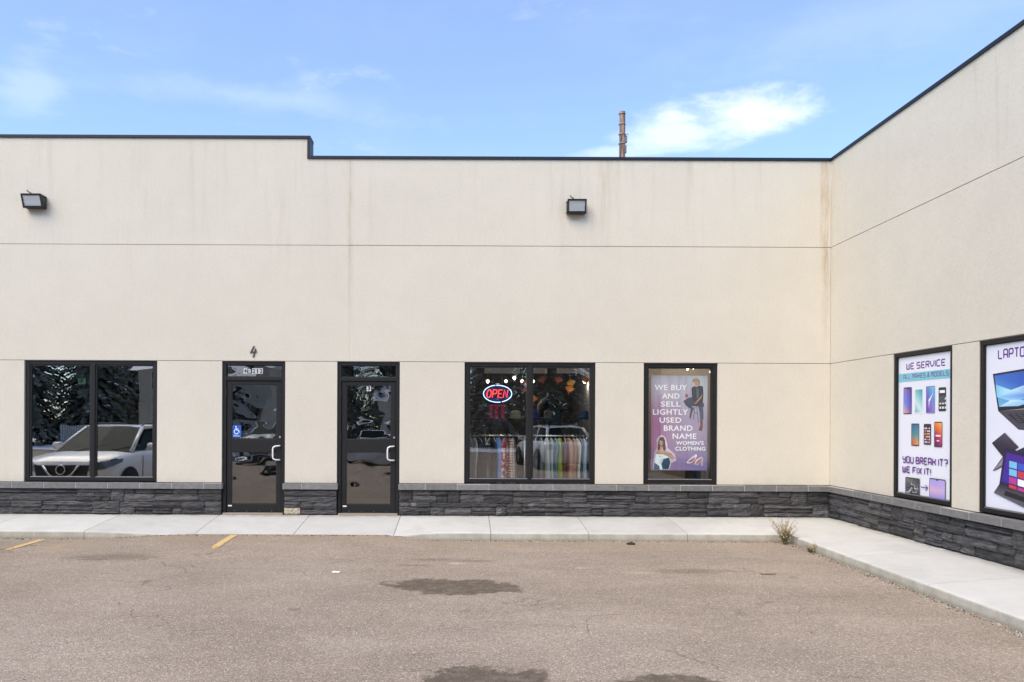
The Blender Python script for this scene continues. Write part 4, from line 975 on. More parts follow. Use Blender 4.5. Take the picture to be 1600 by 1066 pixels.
items = [(160, 26, (.30, .29, .24), None, 'pale khaki garment at the far left end of the left rail'), (190, 20, (.55, .55, .52), None, 'narrow white garment between khaki and black ones on the left rail'),
         (228, 34, (.022, .022, .026), None, 'black garment beside the narrow white one on the left rail'), (272, 40, (.035, .035, .04), None, 'charcoal garment in the middle of the left rail'), (303, 22, (.20, .19, .18), None, 'grey garment just left of the blue shirt on the left rail'),
         (334, 22, (.03, .03, .04), None, 'black garment touching the blue shirt on the left rail'), (368, 50, (.17, .30, .62), None, 'bright blue shirt hanging on the left rail'), (415, 46, (.42, .03, .045), 'floral', 'red garment with white floral print on the left rail'),
         (447, 22, (.58, .50, .42), 'stripe', 'cream garment with red stripes next to the floral one'), (474, 34, (.55, .52, .42), None, 'plain cream garment at the right end of the left rail'),
         (640, 30, (.10, .11, .11), None, 'dark grey garment by the mullion on the right rail'), (680, 34, (.13, .15, .14), None, 'dim green grey garment near the mullion on the right rail'), (722, 36, (.45, .50, .48), None, 'pale grey green garment on the right rail'), (752, 26, (.36, .45, .46), None, 'pale aqua garment on the right rail'), (782, 32, (.10, .20, .23), None, 'teal garment left of the lime one on the right rail'),
         (820, 44, (.50, .62, .05), None, 'bright lime yellow garment on the right rail'), (853, 24, (.14, .05, .04), 'leopard', 'dark brown spotted garment between lime and tan ones'), (884, 44, (.42, .22, .13), None, 'tan orange garment on the right rail'), (916, 22, (.34, .20, .15), None, 'rust brown garment right of the tan one'),
         (942, 32, (.58, .55, .45), None, 'cream garment between rust and blue ones on the right rail'), (968, 20, (.06, .07, .09), None, 'near black garment on the right rail'), (990, 28, (.22, .36, .52), None, 'light blue garment on the right rail'), (1012, 20, (.10, .16, .28), None, 'navy garment near the right end of the right rail'), (1032, 20, (.40, .20, .25), None, 'mauve garment at the right end of the right rail')]
for i, (zx, zw, c, pat, lb) in enumerate(items): garment(gx(zx), zw / 4.636 / 93, .98 + .1 * ((i * 7) % 5) / 5, c, pat, lb, seed=i)
for i, (zx, zw, c, lb) in enumerate(((505, 50, (.07, .16, .34), 'blue garment showing below the clothing poster'), (550, 40, (.60, .50, .44), 'pale pink garment showing below the clothing poster'), (590, 36, (.55, .54, .56), 'white grey garment at the right below the clothing poster'), (470, 26, (.03, .03, .04), 'black garment left of the blue one below the clothing poster'))):
    garment(at(*ZP(zx, 900), .6).x, zw / 4.635 / 92, 1.0, c, None, lb, y=.75, z=1.25, seed=40 + i)
# shelf and hats
sp = so(440, 488, 1.35)
t = tag(empty('shelf', (0, 1.45, sp.z)), 'thin dark shelf with hats across the shop window', 'shelf')
MB().box(.02, -.2, -.02, 2.03, .2, 0).build('board', M['black'], t)
for xx in (.1, .7, 1.4, 1.95): MB().box(xx, -.18, -sp.z, xx + .03, -.15, -.021).build('upright', M['black'], t)
def hat(zx, w_, h_, c, label, brim=True):
    p = so(zx, 480, 1.33); t = tag(empty('hat', (p.x, 1.38, sp.z + .001)), label, 'hat', 'hats on the shop window shelf'); hm = cloth('felt', c)
    r_ = w_ / 2
    MB().lathe([(0, h_ * .94), (r_ * .35, h_), (r_ * .55, h_ * .9), (r_ * .62, h_ * .4), (r_ * .64, .012)], 18).build('crown', hm, t, smooth=True)
    if brim: MB().lathe([(r_ * .64, .014), (r_ * .8, .012), (r_, .034), (r_ * 1.0, .022), (r_ * .8, .004), (r_ * .6, .004)], 18).build('brim', hm, t, smooth=True)
    MB().lathe([(r_ * .648, .014), (r_ * .645, h_ * .22)], 18).build('band', M['black'], t)
hat(490, .30, .15, (.56, .55, .36), 'cream straw hat with dark band behind the left pane'); hat(628, .22, .17, (.10, .09, .42), 'purple hat just right of the mullion'); hat(727, .24, .16, (.15, .15, .11), 'olive grey hat second from the mullion'); hat(990, .27, .16, (.03, .11, .24), 'blue hat at the right end of the shelf')
# paper leaves
def leaf(zx, zy, y, s_, c, label, rot):
    p = so(zx, zy, y); out = [(0, 1), (.18, .55), (.5, .72), (.42, .4), (.95, .35), (.62, .08), (.78, -.12), (.3, -.2), (.36, -.5), (.05, -.32), (.04, -.9), (-.04, -.9), (-.05, -.32), (-.36, -.5), (-.3, -.2), (-.78, -.12), (-.62, .08), (-.95, .35), (-.42, .4), (-.5, .72), (-.18, .55)]
    m_ = MB(); n_ = len(out); rn = random.Random(int(zx)); z_ = lambda a, b_: .25 * abs(a) * s_
    P_ = [Vector((a * s_ * math.cos(rot) - b_ * s_ * math.sin(rot), -z_(a, b_), a * s_ * math.sin(rot) + b_ * s_ * math.cos(rot))) for a, b_ in out]; o = Vector((0, 0, 0)); dv = Vector((0, .003, 0))
    for i in range(n_):
        m_.face([o, P_[i], P_[(i + 1) % n_]]); m_.face([o + dv, P_[(i + 1) % n_] + dv, P_[i] + dv]); m_.face([P_[i], P_[i] + dv, P_[(i + 1) % n_] + dv, P_[(i + 1) % n_]])
    t = tag(empty('paper_leaf', p), label, 'decoration', 'autumn leaf decorations in the shop window')
    m_.build('blade', cloth('leaf_paper', c, None), t); MB().tube([(0, .002, 0), (0, .002, max(.1, 2.4 - p.z))], .0012, 3).build('thread', M['cable'], t)
og = (.62, .15, .02)
for (zx, zy, s_, c, lb, r_) in ((558, 225, .050, (.30, .06, .02), 'dull red paper leaf left of the mullion top', .3), (556, 275, .042, (.34, .08, .02), 'dull red paper leaf lower left of the mullion', -.5), (616, 345, .070, og, 'bright orange paper leaf low beside the mullion', .1), (682, 205, .062, (.28, .06, .02), 'dark red paper leaf right of the mullion top', .4), (800, 205, .066, (.36, .08, .03), 'dull red paper leaf at the middle of the right pane', -.3),
                                (893, 228, .070, (.65, .28, .04), 'amber paper leaf, upper of the orange pair', .3), (880, 272, .072, og, 'orange paper leaf, lower of the orange pair', -.2), (1003, 210, .066, (.48, .11, .02), 'red orange paper leaf near the right frame', .2)):
    leaf(zx, zy, .30, s_ * 1.25, tuple(min(.85, q * 1.5) for q in c), lb, r_)
# black coat on a stand and a palm
p = so(740, 400, 2.0)
t = tag(empty('mannequin', (p.x, 2.0, -.005)), 'black draped mannequin behind the palm in the shop', 'mannequin')
m_ = MB(); m_.lathe([(.30, .75), (.27, 1.1), (.22, 1.4), (.25, 1.65), (.24, 1.82), (.16, 1.93), (.06, 1.98), (.05, 2.06), (0, 2.07)], 20); o = m_.build('torso', cloth('black_cloth', (.010, .010, .014)), t, smooth=True); o.scale = (1, .6, 1)
MB().lathe([(.02, .03), (.02, .8)], 10).build('pole', M['black'], t); MB().lathe([(0, .03), (.22, .03), (.24, 0)], 18).build('foot', M['black'], t)
p = so(800, 480, 1.5); t = tag(empty('potted_palm', (p.x, 1.55, sp.z + .001)), 'dark green palm in a pot on the shop shelf', 'potted plant')
MB().lathe([(0, 0), (.07, 0), (.09, .13), (.08, .13), (0, .12)], 14).build('pot', mat('teal_pot', (.04, .12, .16), .4), t, smooth=True)
fm = MB(); rn = random.Random(4)
for k in range(13):
    a = 2 * math.pi * k / 13 + rn.uniform(-.2, .2); L_ = rn.uniform(.28, .42); e_ = rn.uniform(.5, 1.2); pr_ = None
    pts = [Vector((math.cos(a) * L_ * s_ * math.cos(e_), math.sin(a) * L_ * s_ * math.cos(e_) * .6, .12 + L_ * s_ * math.sin(e_) - .16 * s_ * s_)) for s_ in [i / 9 for i in range(10)]]
    fm.tube(pts, .003, 3)
    for i in range(2, 10):
        for s_ in (-1, 1):
            d_ = Vector((-math.sin(a) * s_, math.cos(a) * s_ * .6, -.35)).normalized() * .10 * (1 - i / 14); f_ = (pts[i] - pts[i - 1]).normalized() * .05
            fm.face([pts[i], pts[i] + d_ * .5 + f_ * .9 + Vector((0, 0, .008)), pts[i] + d_ + f_ * 1.3, pts[i] + d_ * .5 + f_ * .2])
fm.build('fronds', mat('palm_leaf', (.02, .055, .045), .5), t)
# exit sign in the empty unit
p = at(128, 597, 3.0); t = tag(empty('exit_sign', (p.x, 3.0, p.z + .02)), 'small green lit exit sign inside the empty unit', 'exit sign')
MB().box(-.09, 0, -.07, .09, .04, .07).build('box', M['black'], t); MB().box(-.080, -.004, -.06, .080, -.001, .06).build('face', glow('exit_green', (.10, .26, .18), .30), t)
pr = Print(-.0045); pr.stroke([(-.03, -.04), (-.005, -.01), (.0, .02), (.03, .0)], .012, (.8, .9, .85)); pr.stroke([(-.005, -.01), (.02, -.045)], .012, (.8, .9, .85)); pr.ell(.008, .04, .012, .012, (.8, .9, .85)); pr.m.build('running_figure', M['ink'], t)
MB().tube([(0, .02, .07), (0, .02, 2.74 - p.z)], .01, 6).build('stem', M['black'], t)

# ------------------------------------------------------------------ utility pole behind the roof
wood = mat('weathered_pole_wood', (.16, .11, .08), .9, fn=lambda n, b: n.put(b.inputs['Base Color'], n.mix(n.rng(n.noise(n.v('MULTIPLY', n.obj(), (3, 3, .35)), 4, 5, .7), .35, .65), (.30, .19, .135), (.085, .05, .036))))
PYD = 13.2; p = at(972, 175, PYD)
t = tag(empty('utility_pole', (p.x, PYD, -.24)), 'weathered wooden utility pole rising behind the roof edge', 'utility pole'); H = p.z + .24
m_ = MB().tube([(0, 0, 0), (.0, 0, H * .5), (.012, 0, H)], [.15, .125, .098], 14); m_.build('shaft', wood, t, smooth=True)
m_ = MB(); q = at(978, 222, PYD).z + .24
m_.box(.09, -.06, q - .02, .17, .06, q + .20); m_.box(.06, -.05, q - .38, .15, .05, q - .12); m_.build('junction_box', mat('grey_box', (.16, .17, .18), .6), t, bevel=.01)
m_ = MB()
for z in (H - .06, H - .42, q + .26, q - .06): m_.lathe([(.112, z - .012), (.122, z - .012), (.122, z + .012), (.112, z + .012)], 14)
m_.build('steel_band', mat('galvanised', (.34, .33, .31), .5, .6), t)
MB().tube([(-.06, -.10, 0.2), (-.07, -.10, q), (-.02, -.11, q + .28), (.12, -.07, q + .18)], .013, 6).build('riser_cable', M['cable'], t, smooth=True)
m_ = MB(); m_.tube([(.10, 0, q + .26), (.22, 0, q + .27)], .012, 6); m_.build('bracket', M['cable'], t)

# ------------------------------------------------------------------ small things on the ground
def weed(x, y, h_, n_, label, green, seed, spread=.55):
    rn = random.Random(seed); t = tag(empty('dry_weed', (x, y, az(x, y))), label, 'weed'); s_ = MB(); l_ = MB(); sd_ = MB()
    for k in range(n_):
        a = rn.uniform(0, 6.28); L_ = h_ * rn.uniform(.45, 1.1); sp_ = spread * rn.uniform(.15, 1)
        P_ = [Vector((math.cos(a) * sp_ * L_ * q * (.5 + .5 * q) + rn.uniform(-.008, .008), math.sin(a) * sp_ * L_ * q * (.5 + .5 * q) + rn.uniform(-.008, .008), L_ * q * (1 - .12 * q))) for q in [i / 6 for i in range(7)]]
        s_.tube(P_, [.0030 - .0003 * i for i in range(7)], 3)
        for i in range(1, 7):
            for _ in range(3 if i > 2 else 4):
                b0 = P_[i] + (P_[i - 1] - P_[i]) * rn.random(); dr = Vector((rn.uniform(-1, 1), rn.uniform(-1, 1), rn.uniform(-.3, .9))).normalized(); ln = rn.uniform(.014, .04) * (1.25 if i < 4 else .8)
                sd_v = dr.cross(Vector((rn.uniform(-1, 1), rn.uniform(-1, 1), .3))).normalized() * ln * .26
                (l_ if (i < 4 and rn.random() < .75) else sd_).face([b0, b0 + dr * ln * .5 + sd_v, b0 + dr * ln, b0 + dr * ln * .5 - sd_v])
    s_.build('stems', mat('dry_stem', (.26, .19, .10), .9), t); l_.build('leaves', mat('weed_leaf', green, .8, fn=mottle(30, .4, green)), t); sd_.build('dry_leaves', mat('seed_husk', (.46, .36, .21), .9, fn=mottle(25, .45, (.46, .36, .21))), t)
weed(4.50, -1.38, .44, 48, 'tall dry brown weed growing at the inner corner of the kerb', (.21, .18, .07), 1, .72)
weed(EDX - .06, -2.02, .13, 14, 'small low green brown weed against the wing kerb', (.13, .13, .045), 2, 1.0)
def gp(px, py): tx, ty = unroll(px, py); D = FPX * (CAMZ + .205) / ty; return tx * D / FPX, D - CAMD
def scrap(name, px, py, pts, thick, c, label, cat, lift=.004):
    x, y = gp(px, py); m_ = MB(); n_ = len(pts); rn = random.Random(int(px)); hs = [rn.uniform(.3, 1) * thick for _ in pts]
    T = [(a, b_, lift + h_) for (a, b_), h_ in zip(pts, hs)]; B = [(a, b_, lift) for a, b_ in pts]
    c_ = (sum(a for a, b_ in pts) / n_, sum(b_ for a, b_ in pts) / n_, lift + thick * 1.15)
    for i in range(n_): k = (i + 1) % n_; m_.face([T[i], T[k], c_]); m_.face([B[i], B[k], T[k], T[i]])
    m_.face(B[::-1])
    return tag(m_.build(name, mat(name, c, .8, fn=mottle(40, .3, c)), loc=(x, y, az(x, y))), label, cat)
scrap('paper_scrap', 525, 895, [(-.045, -.02), (-.01, -.04), (.04, -.03), (.05, .01), (.0, .02), (-.03, .05), (-.05, .02)], .012, (.78, .77, .72), 'white crumpled paper scrap on the asphalt before the second door', 'litter')
scrap('rubber_scrap', 985, 851, [(-.055, .0), (-.03, -.03), (.02, -.04), (.06, -.03), (.06, .01), (.01, .03), (-.04, .03)], .03, (.03, .018, .014), 'dark brown scrap lying at the kerb right of the shop window', 'litter')
scrap('twig', 1200, 898, [(-.10, -.012), (.0, -.016), (.09, -.004), (.10, .006), (.0, .006), (-.06, .004)], .010, (.20, .14, .06), 'thin brown twig lying on the asphalt near the wing kerb', 'twig')
scrap('kerb_repair', 918, 841, [(-.09, .0), (-.05, -.02), (.06, -.02), (.10, .0), (.06, .03), (-.06, .03)], .045, (.50, .46, .36), 'pale lump of broken concrete at the foot of the front kerb', 'rubble')
# gravel and grit
rn = random.Random(21); gm = MB()
def grit(x, y, s_, mi):
    z = az(x, y); k = [(math.cos(a) * s_ * rn.uniform(.6, 1.1), math.sin(a) * s_ * rn.uniform(.6, 1.1)) for a in [0, 1.26, 2.5, 3.77, 5.03]]
    vs = [(x + a, y + b_, z - .001) for a, b_ in k] + [(x + a * .5, y + b_ * .5, z + s_ * rn.uniform(.5, .9)) for a, b_ in k]
    gm.mesh(vs, [(i, (i + 1) % 5, 5 + (i + 1) % 5, 5 + i) for i in range(5)] + [(5, 6, 7, 8, 9)], mi)
for _ in range(900): grit(rn.uniform(-6.5, 4.5), -1.2 - abs(rn.gauss(0, 1)) * 2.4 - .05, rn.uniform(.003, .007), rn.choice([0, 0, 1, 2]))
for _ in range(900):
    x = rn.uniform(-7, 4.6); grit(x, EDGE - .02 - abs(rn.gauss(0, .035)), rn.uniform(.004, .012), rn.choice([0, 1, 2, 2]))
for _ in range(700):
    y = rn.uniform(-7, -1.3); grit(EDX - .02 - abs(rn.gauss(0, .05)), y, rn.uniform(.004, .011), rn.choice([0, 1, 2, 2]))
gm.build('gravel', [mat('pale_grit', (.46, .42, .36), .9), mat('brown_grit', (.22, .16, .11), .9), mat('dark_grit', (.07, .055, .045), .9)], kind='stuff')

# ------------------------------------------------------------------ across the lot (seen in the glass)
def car(loc, rz, L, H, paint, label, belt=1.06, nose=.98, two_box=True):
    t = tag(empty('parked_car', loc, rz), label, 'car', 'parked cars facing the shops')
    pm = mat('car_paint', paint, .22, spec=.6); gl = mat('car_glass', (.020, .034, .033), .08, spec=.02); tm = mat('tyre_rubber', (.018, .018, .018), .85); rm = mat('alloy_rim', (.45, .45, .46), .3, .9); ch = mat('chrome', (.6, .6, .6), .15, 1)
    # front faces +y: station y (from the nose back), half width, top, bottom
    st_ = [(0, .60, .66, .36), (.05, .74, .80, .27), (.16, .84, nose - .10, .24), (.45, .90, nose - .02, .22), (.9, .92, nose + .03, .22), (1.25, .92, belt, .22), (2.2, .92, belt + .02, .22), (3.3, .92, belt + .04, .22), (L - .5, .91, belt + .04, .24), (L - .12, .86, belt, .28), (L, .78, belt - .18, .38)]
    m_ = MB(); rings = []
    for y, w_, zt_, zb in st_:
        zm = (zt_ + zb) / 2
        rings.append([(-w_ * .80, -y, zb), (-w_ * .97, -y, zb + .10), (-w_, -y, zm), (-w_ * .985, -y, zt_ - .10), (-w_ * .90, -y, zt_ - .015), (-w_ * .5, -y, zt_ + .015), (0, -y, zt_ + .022), (w_ * .5, -y, zt_ + .015), (w_ * .90, -y, zt_ - .015), (w_ * .985, -y, zt_ - .10), (w_, -y, zm), (w_ * .97, -y, zb + .10), (w_ * .80, -y, zb)])
    q = 13; vs = [p for r_ in rings for p in r_]; fs = [(i * q + k, (i + 1) * q + k, (i + 1) * q + (k + 1) % q, i * q + (k + 1) % q) for i in range(len(rings) - 1) for k in range(q)]
    fs += [tuple(range(q)), tuple((len(rings) - 1) * q + k for k in range(q))[::-1]]
    m_.mesh(vs, fs); m_.build('body', pm, t, smooth=True)
    # cabin
    yr0, yr1 = 2.0, L - .62; cb = [(1.12, .80, belt - .01, belt), (yr0, .80, belt, H - .03), (2.5, .81, belt + .01, H), (3.3, .81, belt + .02, H - .005), (yr1, .80, belt + .02, H - .06), (L - .16, .76, belt + .01, belt + .05)]
    roof = MB(); top = [[(-w_ * .78, -y, z1), (-w_ * .4, -y, z1 + .03), (0, -y, z1 + .035), (w_ * .4, -y, z1 + .03), (w_ * .78, -y, z1)] for y, w_, z0, z1 in cb[1:5]]
    for i in range(3):
        for k in range(4): roof.face([top[i][k], top[i][k + 1], top[i + 1][k + 1], top[i + 1][k]])
    roof.build('roof', pm, t, smooth=True)
    ws = MB(); a = [(-.80, -1.12, belt), (.80, -1.12, belt), (.80 * .78, -yr0, H - .03), (-.80 * .78, -yr0, H - .03)]; mid_ = (0, -1.08, belt); midt = (0, -yr0 + .02, H + .005)
    ws.face([a[0], mid_, midt, a[3]]); ws.face([mid_, a[1], a[2], midt]); ws.build('windscreen', gl, t, smooth=True)
    rw = MB(); rw.face([(.62, -yr1, H - .06), (-.62, -yr1, H - .06), (-.74, -(L - .16), belt + .04), (.74, -(L - .16), belt + .04)][::-1]); rw.build('rear_window', gl, t)
    for s_ in (-1, 1):
        P_ = lambda y, z: (s_ * (.80 - (z - belt) / (H - belt) * .18), -y, z)
        sw = MB(); sw.face([P_(1.45, belt + .02), P_(yr0 + .08, H - .10), P_(2.75, H - .07), P_(2.75, belt + .02)]); sw.face([P_(2.85, belt + .02), P_(2.85, H - .07), P_(yr1 - .1, H - .12), P_(L - .75, belt + .05)]); sw.build('side_window', gl, t)
        fr = MB()
        def pil(y0, z0, y1, z1, w_): fr.tube([P_(y0, z0), P_(y1, z1)], w_, 6)
        pil(1.15, belt, yr0, H - .03, .04); pil(2.8, belt, 2.8, H - .03, .035); pil(yr1, H - .06, L - .18, belt + .03, .06); pil(yr0, H - .03, 2.8, H, .04); pil(2.8, H, yr1, H - .06, .04); fr.build('window_pillar', pm, t, smooth=True)
        mr = MB(); mr.tube([(s_ * .90, -1.62, belt + .02), (s_ * 1.0, -1.60, belt + .08)], [.03, .03], 6); mr.tube([(s_ * .96, -1.60, belt + .09), (s_ * 1.12, -1.60, belt + .10)], [.09, .075], 8); mr.build('wing_mirror', pm, t, smooth=True)
        hl = MB(); hl.mesh([(s_ * .50, -.02, .74), (s_ * .80, -.18, .80), (s_ * .895, -.52, .90), (s_ * .87, -.42, .94), (s_ * .70, -.13, .885), (s_ * .50, -.03, .82)], [(0, 1, 2, 3, 4, 5)]); hl.mesh([(s_ * .53, .02, .70), (s_ * .84, -.08, .76), (s_ * .955, -.50, .86), (s_ * .945, -.55, .93), (s_ * .74, -.06, .875), (s_ * .53, .01, .81)], [(0, 1, 2, 3, 4, 5)]); hl.build('headlight', mat('headlamp', (.10, .11, .12), .08, spec=.9), t)
        tl_ = MB(); tl_.box(s_ * .74 - .12, -L - .03, .72, s_ * .74 + .09, -L + .10, .93); tl_.build('tail_light', mat('tail_red', (.25, .01, .01), .2), t)
        for yw in (.86, L - .92):
            wh_ = empty('wheel', (s_ * .865, -yw, .335), 0, t)
            ty = MB().lathe([(.22, -.10), (.31, -.11), (.335, -.08), (.335, .08), (.31, .11), (.22, .10)], 22); o = ty.build('tyre', tm, wh_, smooth=True); o.rotation_euler = (0, R(90), 0)
            ri = MB().lathe([(0, .06), (.06, .07), (.10, .05), (.225, .08)], 20); 
            for k in range(5):
                a_ = k * 1.2566; ri.box(-.02, -.02, .055, .02, .02, .09) if k == 0 else None
            o = ri.build('rim', rm, wh_); o.rotation_euler = (0, R(90 * s_), 0)
            ar = MB(); n2 = 14; 
            for k in range(n2):
                a0, a1 = math.pi * k / n2, math.pi * (k + 1) / n2; x_ = s_ * (.925)
                ar.face([(x_, -yw + .36 * math.cos(a0), .33 + .36 * math.sin(a0)), (x_, -yw + .36 * math.cos(a1), .33 + .36 * math.sin(a1)), (x_, -yw + .42 * math.cos(a1), .33 + .42 * math.sin(a1)), (x_, -yw + .42 * math.cos(a0), .33 + .42 * math.sin(a0))])
                ar.face([(s_ * .60, -yw + .36 * math.cos(a0), .33 + .36 * math.sin(a0)), (s_ * .60, -yw + .36 * math.cos(a1), .33 + .36 * math.sin(a1)), (x_, -yw + .36 * math.cos(a1), .33 + .36 * math.sin(a1)), (x_, -yw + .36 * math.cos(a0), .33 + .36 * math.sin(a0))])
                ar.face([(s_ * .935, -yw, .33), (s_ * .926, -yw + .36 * math.cos(a0), .33 + .36 * math.sin(a0)), (s_ * .926, -yw + .36 * math.cos(a1), .33 + .36 * math.sin(a1))])
            ar.build('wheel_arch', tm, t)
    gr = MB(); gr.mesh([(-.50, .012, .60), (.50, .012, .60), (.54, .0, .82), (-.54, .0, .82)], [(0, 1, 2, 3)]); gr.box(-.55, -.03, .38, .55, .015, .50); gr.build('grille', M['black'], t)
    vb = MB(); vb.tube([(-.36, .03, .82), (-.22, .04, .64), (-.12, .045, .585), (.12, .045, .585), (.22, .04, .64), (.36, .03, .82)], .025, 6); vb.lathe([(.075, 0), (.095, 0), (.095, .02), (.075, .02), (.075, 0)], 16, (0, 0, 0)) if False else None; vb.build('grille_trim', ch, t, smooth=True)
    rg = MB().tube([(.09 * math.cos(a), .035, .73 + .09 * math.sin(a)) for a in [i * .3927 for i in range(17)]], .014, 6); rg.build('badge_ring', ch, t, smooth=True)
    rl = MB()
    if two_box:
        for s_ in (-1, 1): rl.tube([(s_ * .56, -2.1, H + .0), (s_ * .56, -2.25, H + .055), (s_ * .56, -3.6, H + .055), (s_ * .56, -3.75, H + .0)], .016, 6)
        rl.build('roof_rail', M['black'], t, smooth=True)
    for s_ in (-1, 1):
        sm = MB()
        for y_ in (1.42, 2.72, 3.72): sm.box(s_ * .9215 - .004, -y_ - .006, .36, s_ * .9215 + .004, -y_ + .006, belt - .09)
        sm.box(s_ * .9215 - .004, -3.72, .355, s_ * .9215 + .004, -1.42, .367); sm.build('door_seam', M['black'], t)
        for y_ in (2.5, 3.5): MB().box(s_ * .935 - .012, -y_ - .11, belt - .20, s_ * .935 + .012, -y_ + .05, belt - .165).build('door_handle', pm, t, bevel=.006)
        MB().lathe([(0, .012), (.055, .01), (.07, 0)], 14, (0, 0, 0)).build('fog_light', mat('fog', (.3, .3, .3), .2), t, loc=(s_ * .62, .0, .47)).rotation_euler = (R(-90), 0, 0)
    MB().box(-.62, -.012, .875, .62, .004, .882).build('bonnet_gap', M['black'], t)
    for s_ in (-.35, .3): MB().tube([(s_, -1.10, belt + .015), (s_ + .5, -1.32, belt + .13)], .008, 5).build('wiper', M['black'], t)
    bp_ = MB(); bp_.box(-.72, -.02, .30, .72, .02, .36); bp_.build('front_lip', M['black'], t)
    return t
car((-7.88, -2.4, -.205), R(2), 4.55, 1.56, (.78, .79, .78), 'white crossover parked nose in, its front mirrored in the left double window', belt=1.04, nose=.99)
car((2.75, -17.4, -.205), R(170), 4.4, 1.50, (.82, .83, .85), 'pale silver hatchback parked tail in behind the camera, mirrored in the neon sign window', belt=.98, nose=.90)
car((-3.2, -17.5, -.205), R(180), 4.5, 1.50, (.66, .67, .69), 'silver car parked with red tail lights to the shops, mirrored in the second door', belt=.98, nose=.90)
car((-7.1, -13.1, -.205), R(2), 4.6, 1.55, (.58, .59, .60), 'light grey car parked nose to the shops, mirrored in the first door', belt=1.02, nose=.95)
car((8.5, -21.5, -.205), R(8), 4.5, 1.48, (.34, .03, .03), 'dark red car parked furthest out across the lot', belt=.96, nose=.88)
# verge, fence, trees, houses
g = MB(); rn = random.Random(8); n_ = 90
for i in range(n_):
    x0_, x1_ = -60 + 120 * i / n_, -60 + 120 * (i + 1) / n_
    f0, f1 = -27.5 + .8 * math.sin(i * .7), -27.5 + .8 * math.sin((i + 1) * .7)
    g.face([(x0_, -34, -.10), (x1_, -34, -.10), (x1_, f1, -.19), (x0_, f0, -.19)]); g.face([(x0_, -34, -.10), (x0_, -60, -.10), (x1_, -60, -.10), (x1_, -34, -.10)])
g.build('snow_verge', M['snow'], kind='structure')
needle = mat('spruce_needles', (.03, .045, .028), .9, fn=mottle(1.2, .5, (.150, .152, .115))); bark = mat('bark', (.09, .065, .045), .95)
def spruce_mesh(seed, H_, Rm):
    rn = random.Random(seed); cr = MB()
    nw = int(H_ * 4.2)
    for i in range(nw):
        f_ = i / (nw - 1); z = .9 + (H_ - 1.0) * f_; r_ = Rm * (1 - f_) ** .85 * rn.uniform(.8, 1.12) + .12
        nb = max(6, int(17 * (1 - f_) + 7))
        for k in range(nb):
            a = 6.283 * k / nb + rn.uniform(-.3, .3); L_ = r_ * rn.uniform(.7, 1.15); ca, sa = math.cos(a), math.sin(a); ns = max(4, int(L_ / .16))
            for s_ in range(ns):
                q = (s_ + rn.random()) / ns; px_, py_ = ca * L_ * q, sa * L_ * q; pz = z - L_ * .38 * q * q + .05 * rn.uniform(-1, 1); sz = rn.uniform(.13, .30)
                for _ in range(3):
                    o_ = rn.uniform(-.5, .5) * sz; tx_, ty_ = -sa, ca; dr = rn.uniform(.2, .75)
                    snow_ = 1 if rn.random() < .045 else 0
                    A_ = (px_ + tx_ * o_, py_ + ty_ * o_, pz); cr.face([(A_[0] - tx_ * sz * .5, A_[1] - ty_ * sz * .5, A_[2] - .02), (A_[0] + ca * sz * .6, A_[1] + sa * sz * .6, A_[2] - sz * dr + (.08 if snow_ else 0)), (A_[0] + tx_ * sz * .5, A_[1] + ty_ * sz * .5, A_[2]), (A_[0] - ca * sz * .2, A_[1] - sa * sz * .2, A_[2] + sz * .25)], snow_)
    return cr
protos = []
for s_ in range(3):
    H_, Rm = (13, 3.1) if s_ == 0 else ((15, 3.5) if s_ == 1 else (11, 2.9))
    cr = spruce_mesh(s_, H_, Rm); c_ = cr.build('crown', [needle, M['snow']], None); tr = MB().tube([(0, 0, 0), (0, 0, H_ * .96)], [.2, .02], 8).build('trunk', bark, None); protos.append((c_, tr))
spots = [(-30.5, -34.5, 0), (-27.2, -33, 1), (-24.0, -35.2, 0), (-16.4, -33.2, 2), (-8.6, -35.5, 1), (1.6, -34, 0), (5.4, -36, 1), (9.4, -34.2, 2), (13.6, -36, 0), (-34, -36, 1), (18.6, -35, 1), (-5.6, -46, 1), (-30.5, -50, 1), (23.5, -35, 0), (-26.6, -47, 1), (-22.6, -52, 1)]
names = ['second from the far end of the fence', 'tall, before the middle of the fence', 'third along the fence', 'short, at the near end of the fence', 'tall, between the beige and the low house', 'just past the low pale house', 'tall, behind the parked hatchback', 'short, behind the parked hatchback', 'beyond the short one near the taupe house', 'at the extreme fence end of the row', 'in front of the taupe house', 'far back behind the low pale house', 'furthest back behind the fence', 'at the extreme end past the taupe house', 'behind the fence close to the beige house', 'directly behind the beige house']
used = set()
for i, ((x, y, k), nm) in enumerate(zip(spots, names)):
    t = tag(empty('spruce_tree', (x, y, -.12), i * 1.3), 'snow dusted spruce across the lot, ' + nm, 'tree', 'spruces across the parking lot')
    for o in protos[k]:
        c_ = o if k not in used else o.copy()
        if k in used: COL.objects.link(c_)
        c_.parent = t
    used.add(k)
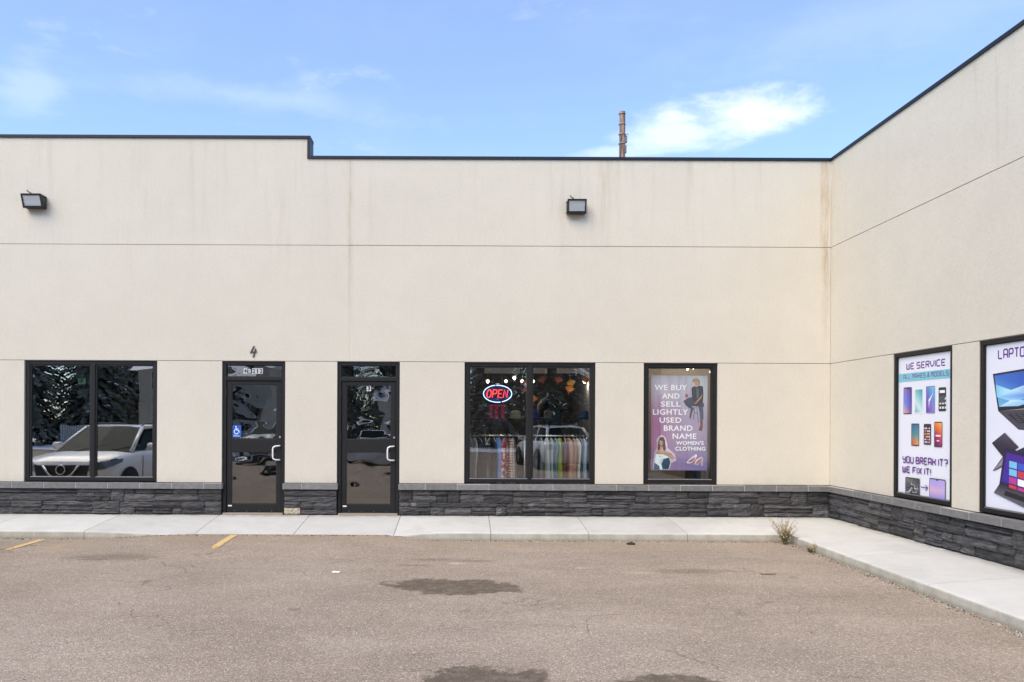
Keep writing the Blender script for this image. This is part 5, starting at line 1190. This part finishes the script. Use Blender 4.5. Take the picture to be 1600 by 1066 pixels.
def house(x, y, w_, d_, h_, wallc, label):
    t = tag(empty('house', (x, y, -.1)), label, 'house', 'houses across the parking lot'); wm = mat('siding', wallc, .8, fn=mottle(3, .06, wallc))
    MB().box(-w_ / 2, -d_, 0, w_ / 2, 0, h_).build('wall', wm, t)
    r_ = MB(); o_ = .5; rh = 2.0
    for (z, mi) in ((h_ - .15, 0),):
        P_ = [(-w_ / 2 - o_, o_, z), (w_ / 2 + o_, o_, z), (w_ / 2 + o_, -d_ - o_, z), (-w_ / 2 - o_, -d_ - o_, z), (-w_ / 2 - o_, -d_ / 2, z + rh), (w_ / 2 + o_, -d_ / 2, z + rh)]
        r_.mesh(P_, [(0, 1, 5, 4), (2, 3, 4, 5), (0, 4, 3), (1, 2, 5), (0, 3, 2, 1)])
    r_.build('roof', M['snow'], t)
    for i in range(3):
        cx = -w_ / 3 + i * w_ / 3
        for z in ((1.2, 3.7) if h_ > 4 else (1.2,)):
            f_ = MB(); f_.box(cx - .62, .005, z - .06, cx + .62, .06, z + 1.26); fo = f_.build('window', M['white'], t); MB().box(cx - .55, .062, z, cx + .55, .07, z + 1.2).build('pane', mat('house_glass', (.03, .035, .04), .1), fo)
    MB().box(w_ / 2 - 2.6, .004, 0, w_ / 2 - .2, .05, 2.2).build('garage_door', mat('garage', (.25, .2, .16), .7), t)
    MB().box(w_ / 2 - 3.2, .0, 2.45, w_ / 2 + .4, 1.4, 2.62).build('porch_roof', M['snow'], t)
house(-18.6, -40, 9, 8, 5.2, (.62, .56, .46), 'beige two storey house with snowy roof behind the left spruces')
house(-1.5, -43, 9.5, 8, 3.4, (.62, .60, .56), 'low pale house with snowy roof seen through the gap in the spruces')
house(12.5, -42, 10, 8, 5.0, (.50, .46, .42), 'taupe two storey house with snowy roof behind the right spruces')
t = tag(empty('picket_fence', (-24, -31.5, -.14)), 'pale wooden picket fence before the left spruces', 'fence')
fm = mat('fence_wood', (.40, .39, .37), .85)
pk = MB().box(0, 0, .05, .11, .02, 1.25).build('picket', fm, t)
for i in range(1, 110):
    o = pk.copy(); COL.objects.link(o); o.location.x = i * .15
for z in (.35, 1.0): MB().box(0, -.05, z, 16.5, -.002, z + .09).build('rail', fm, t)
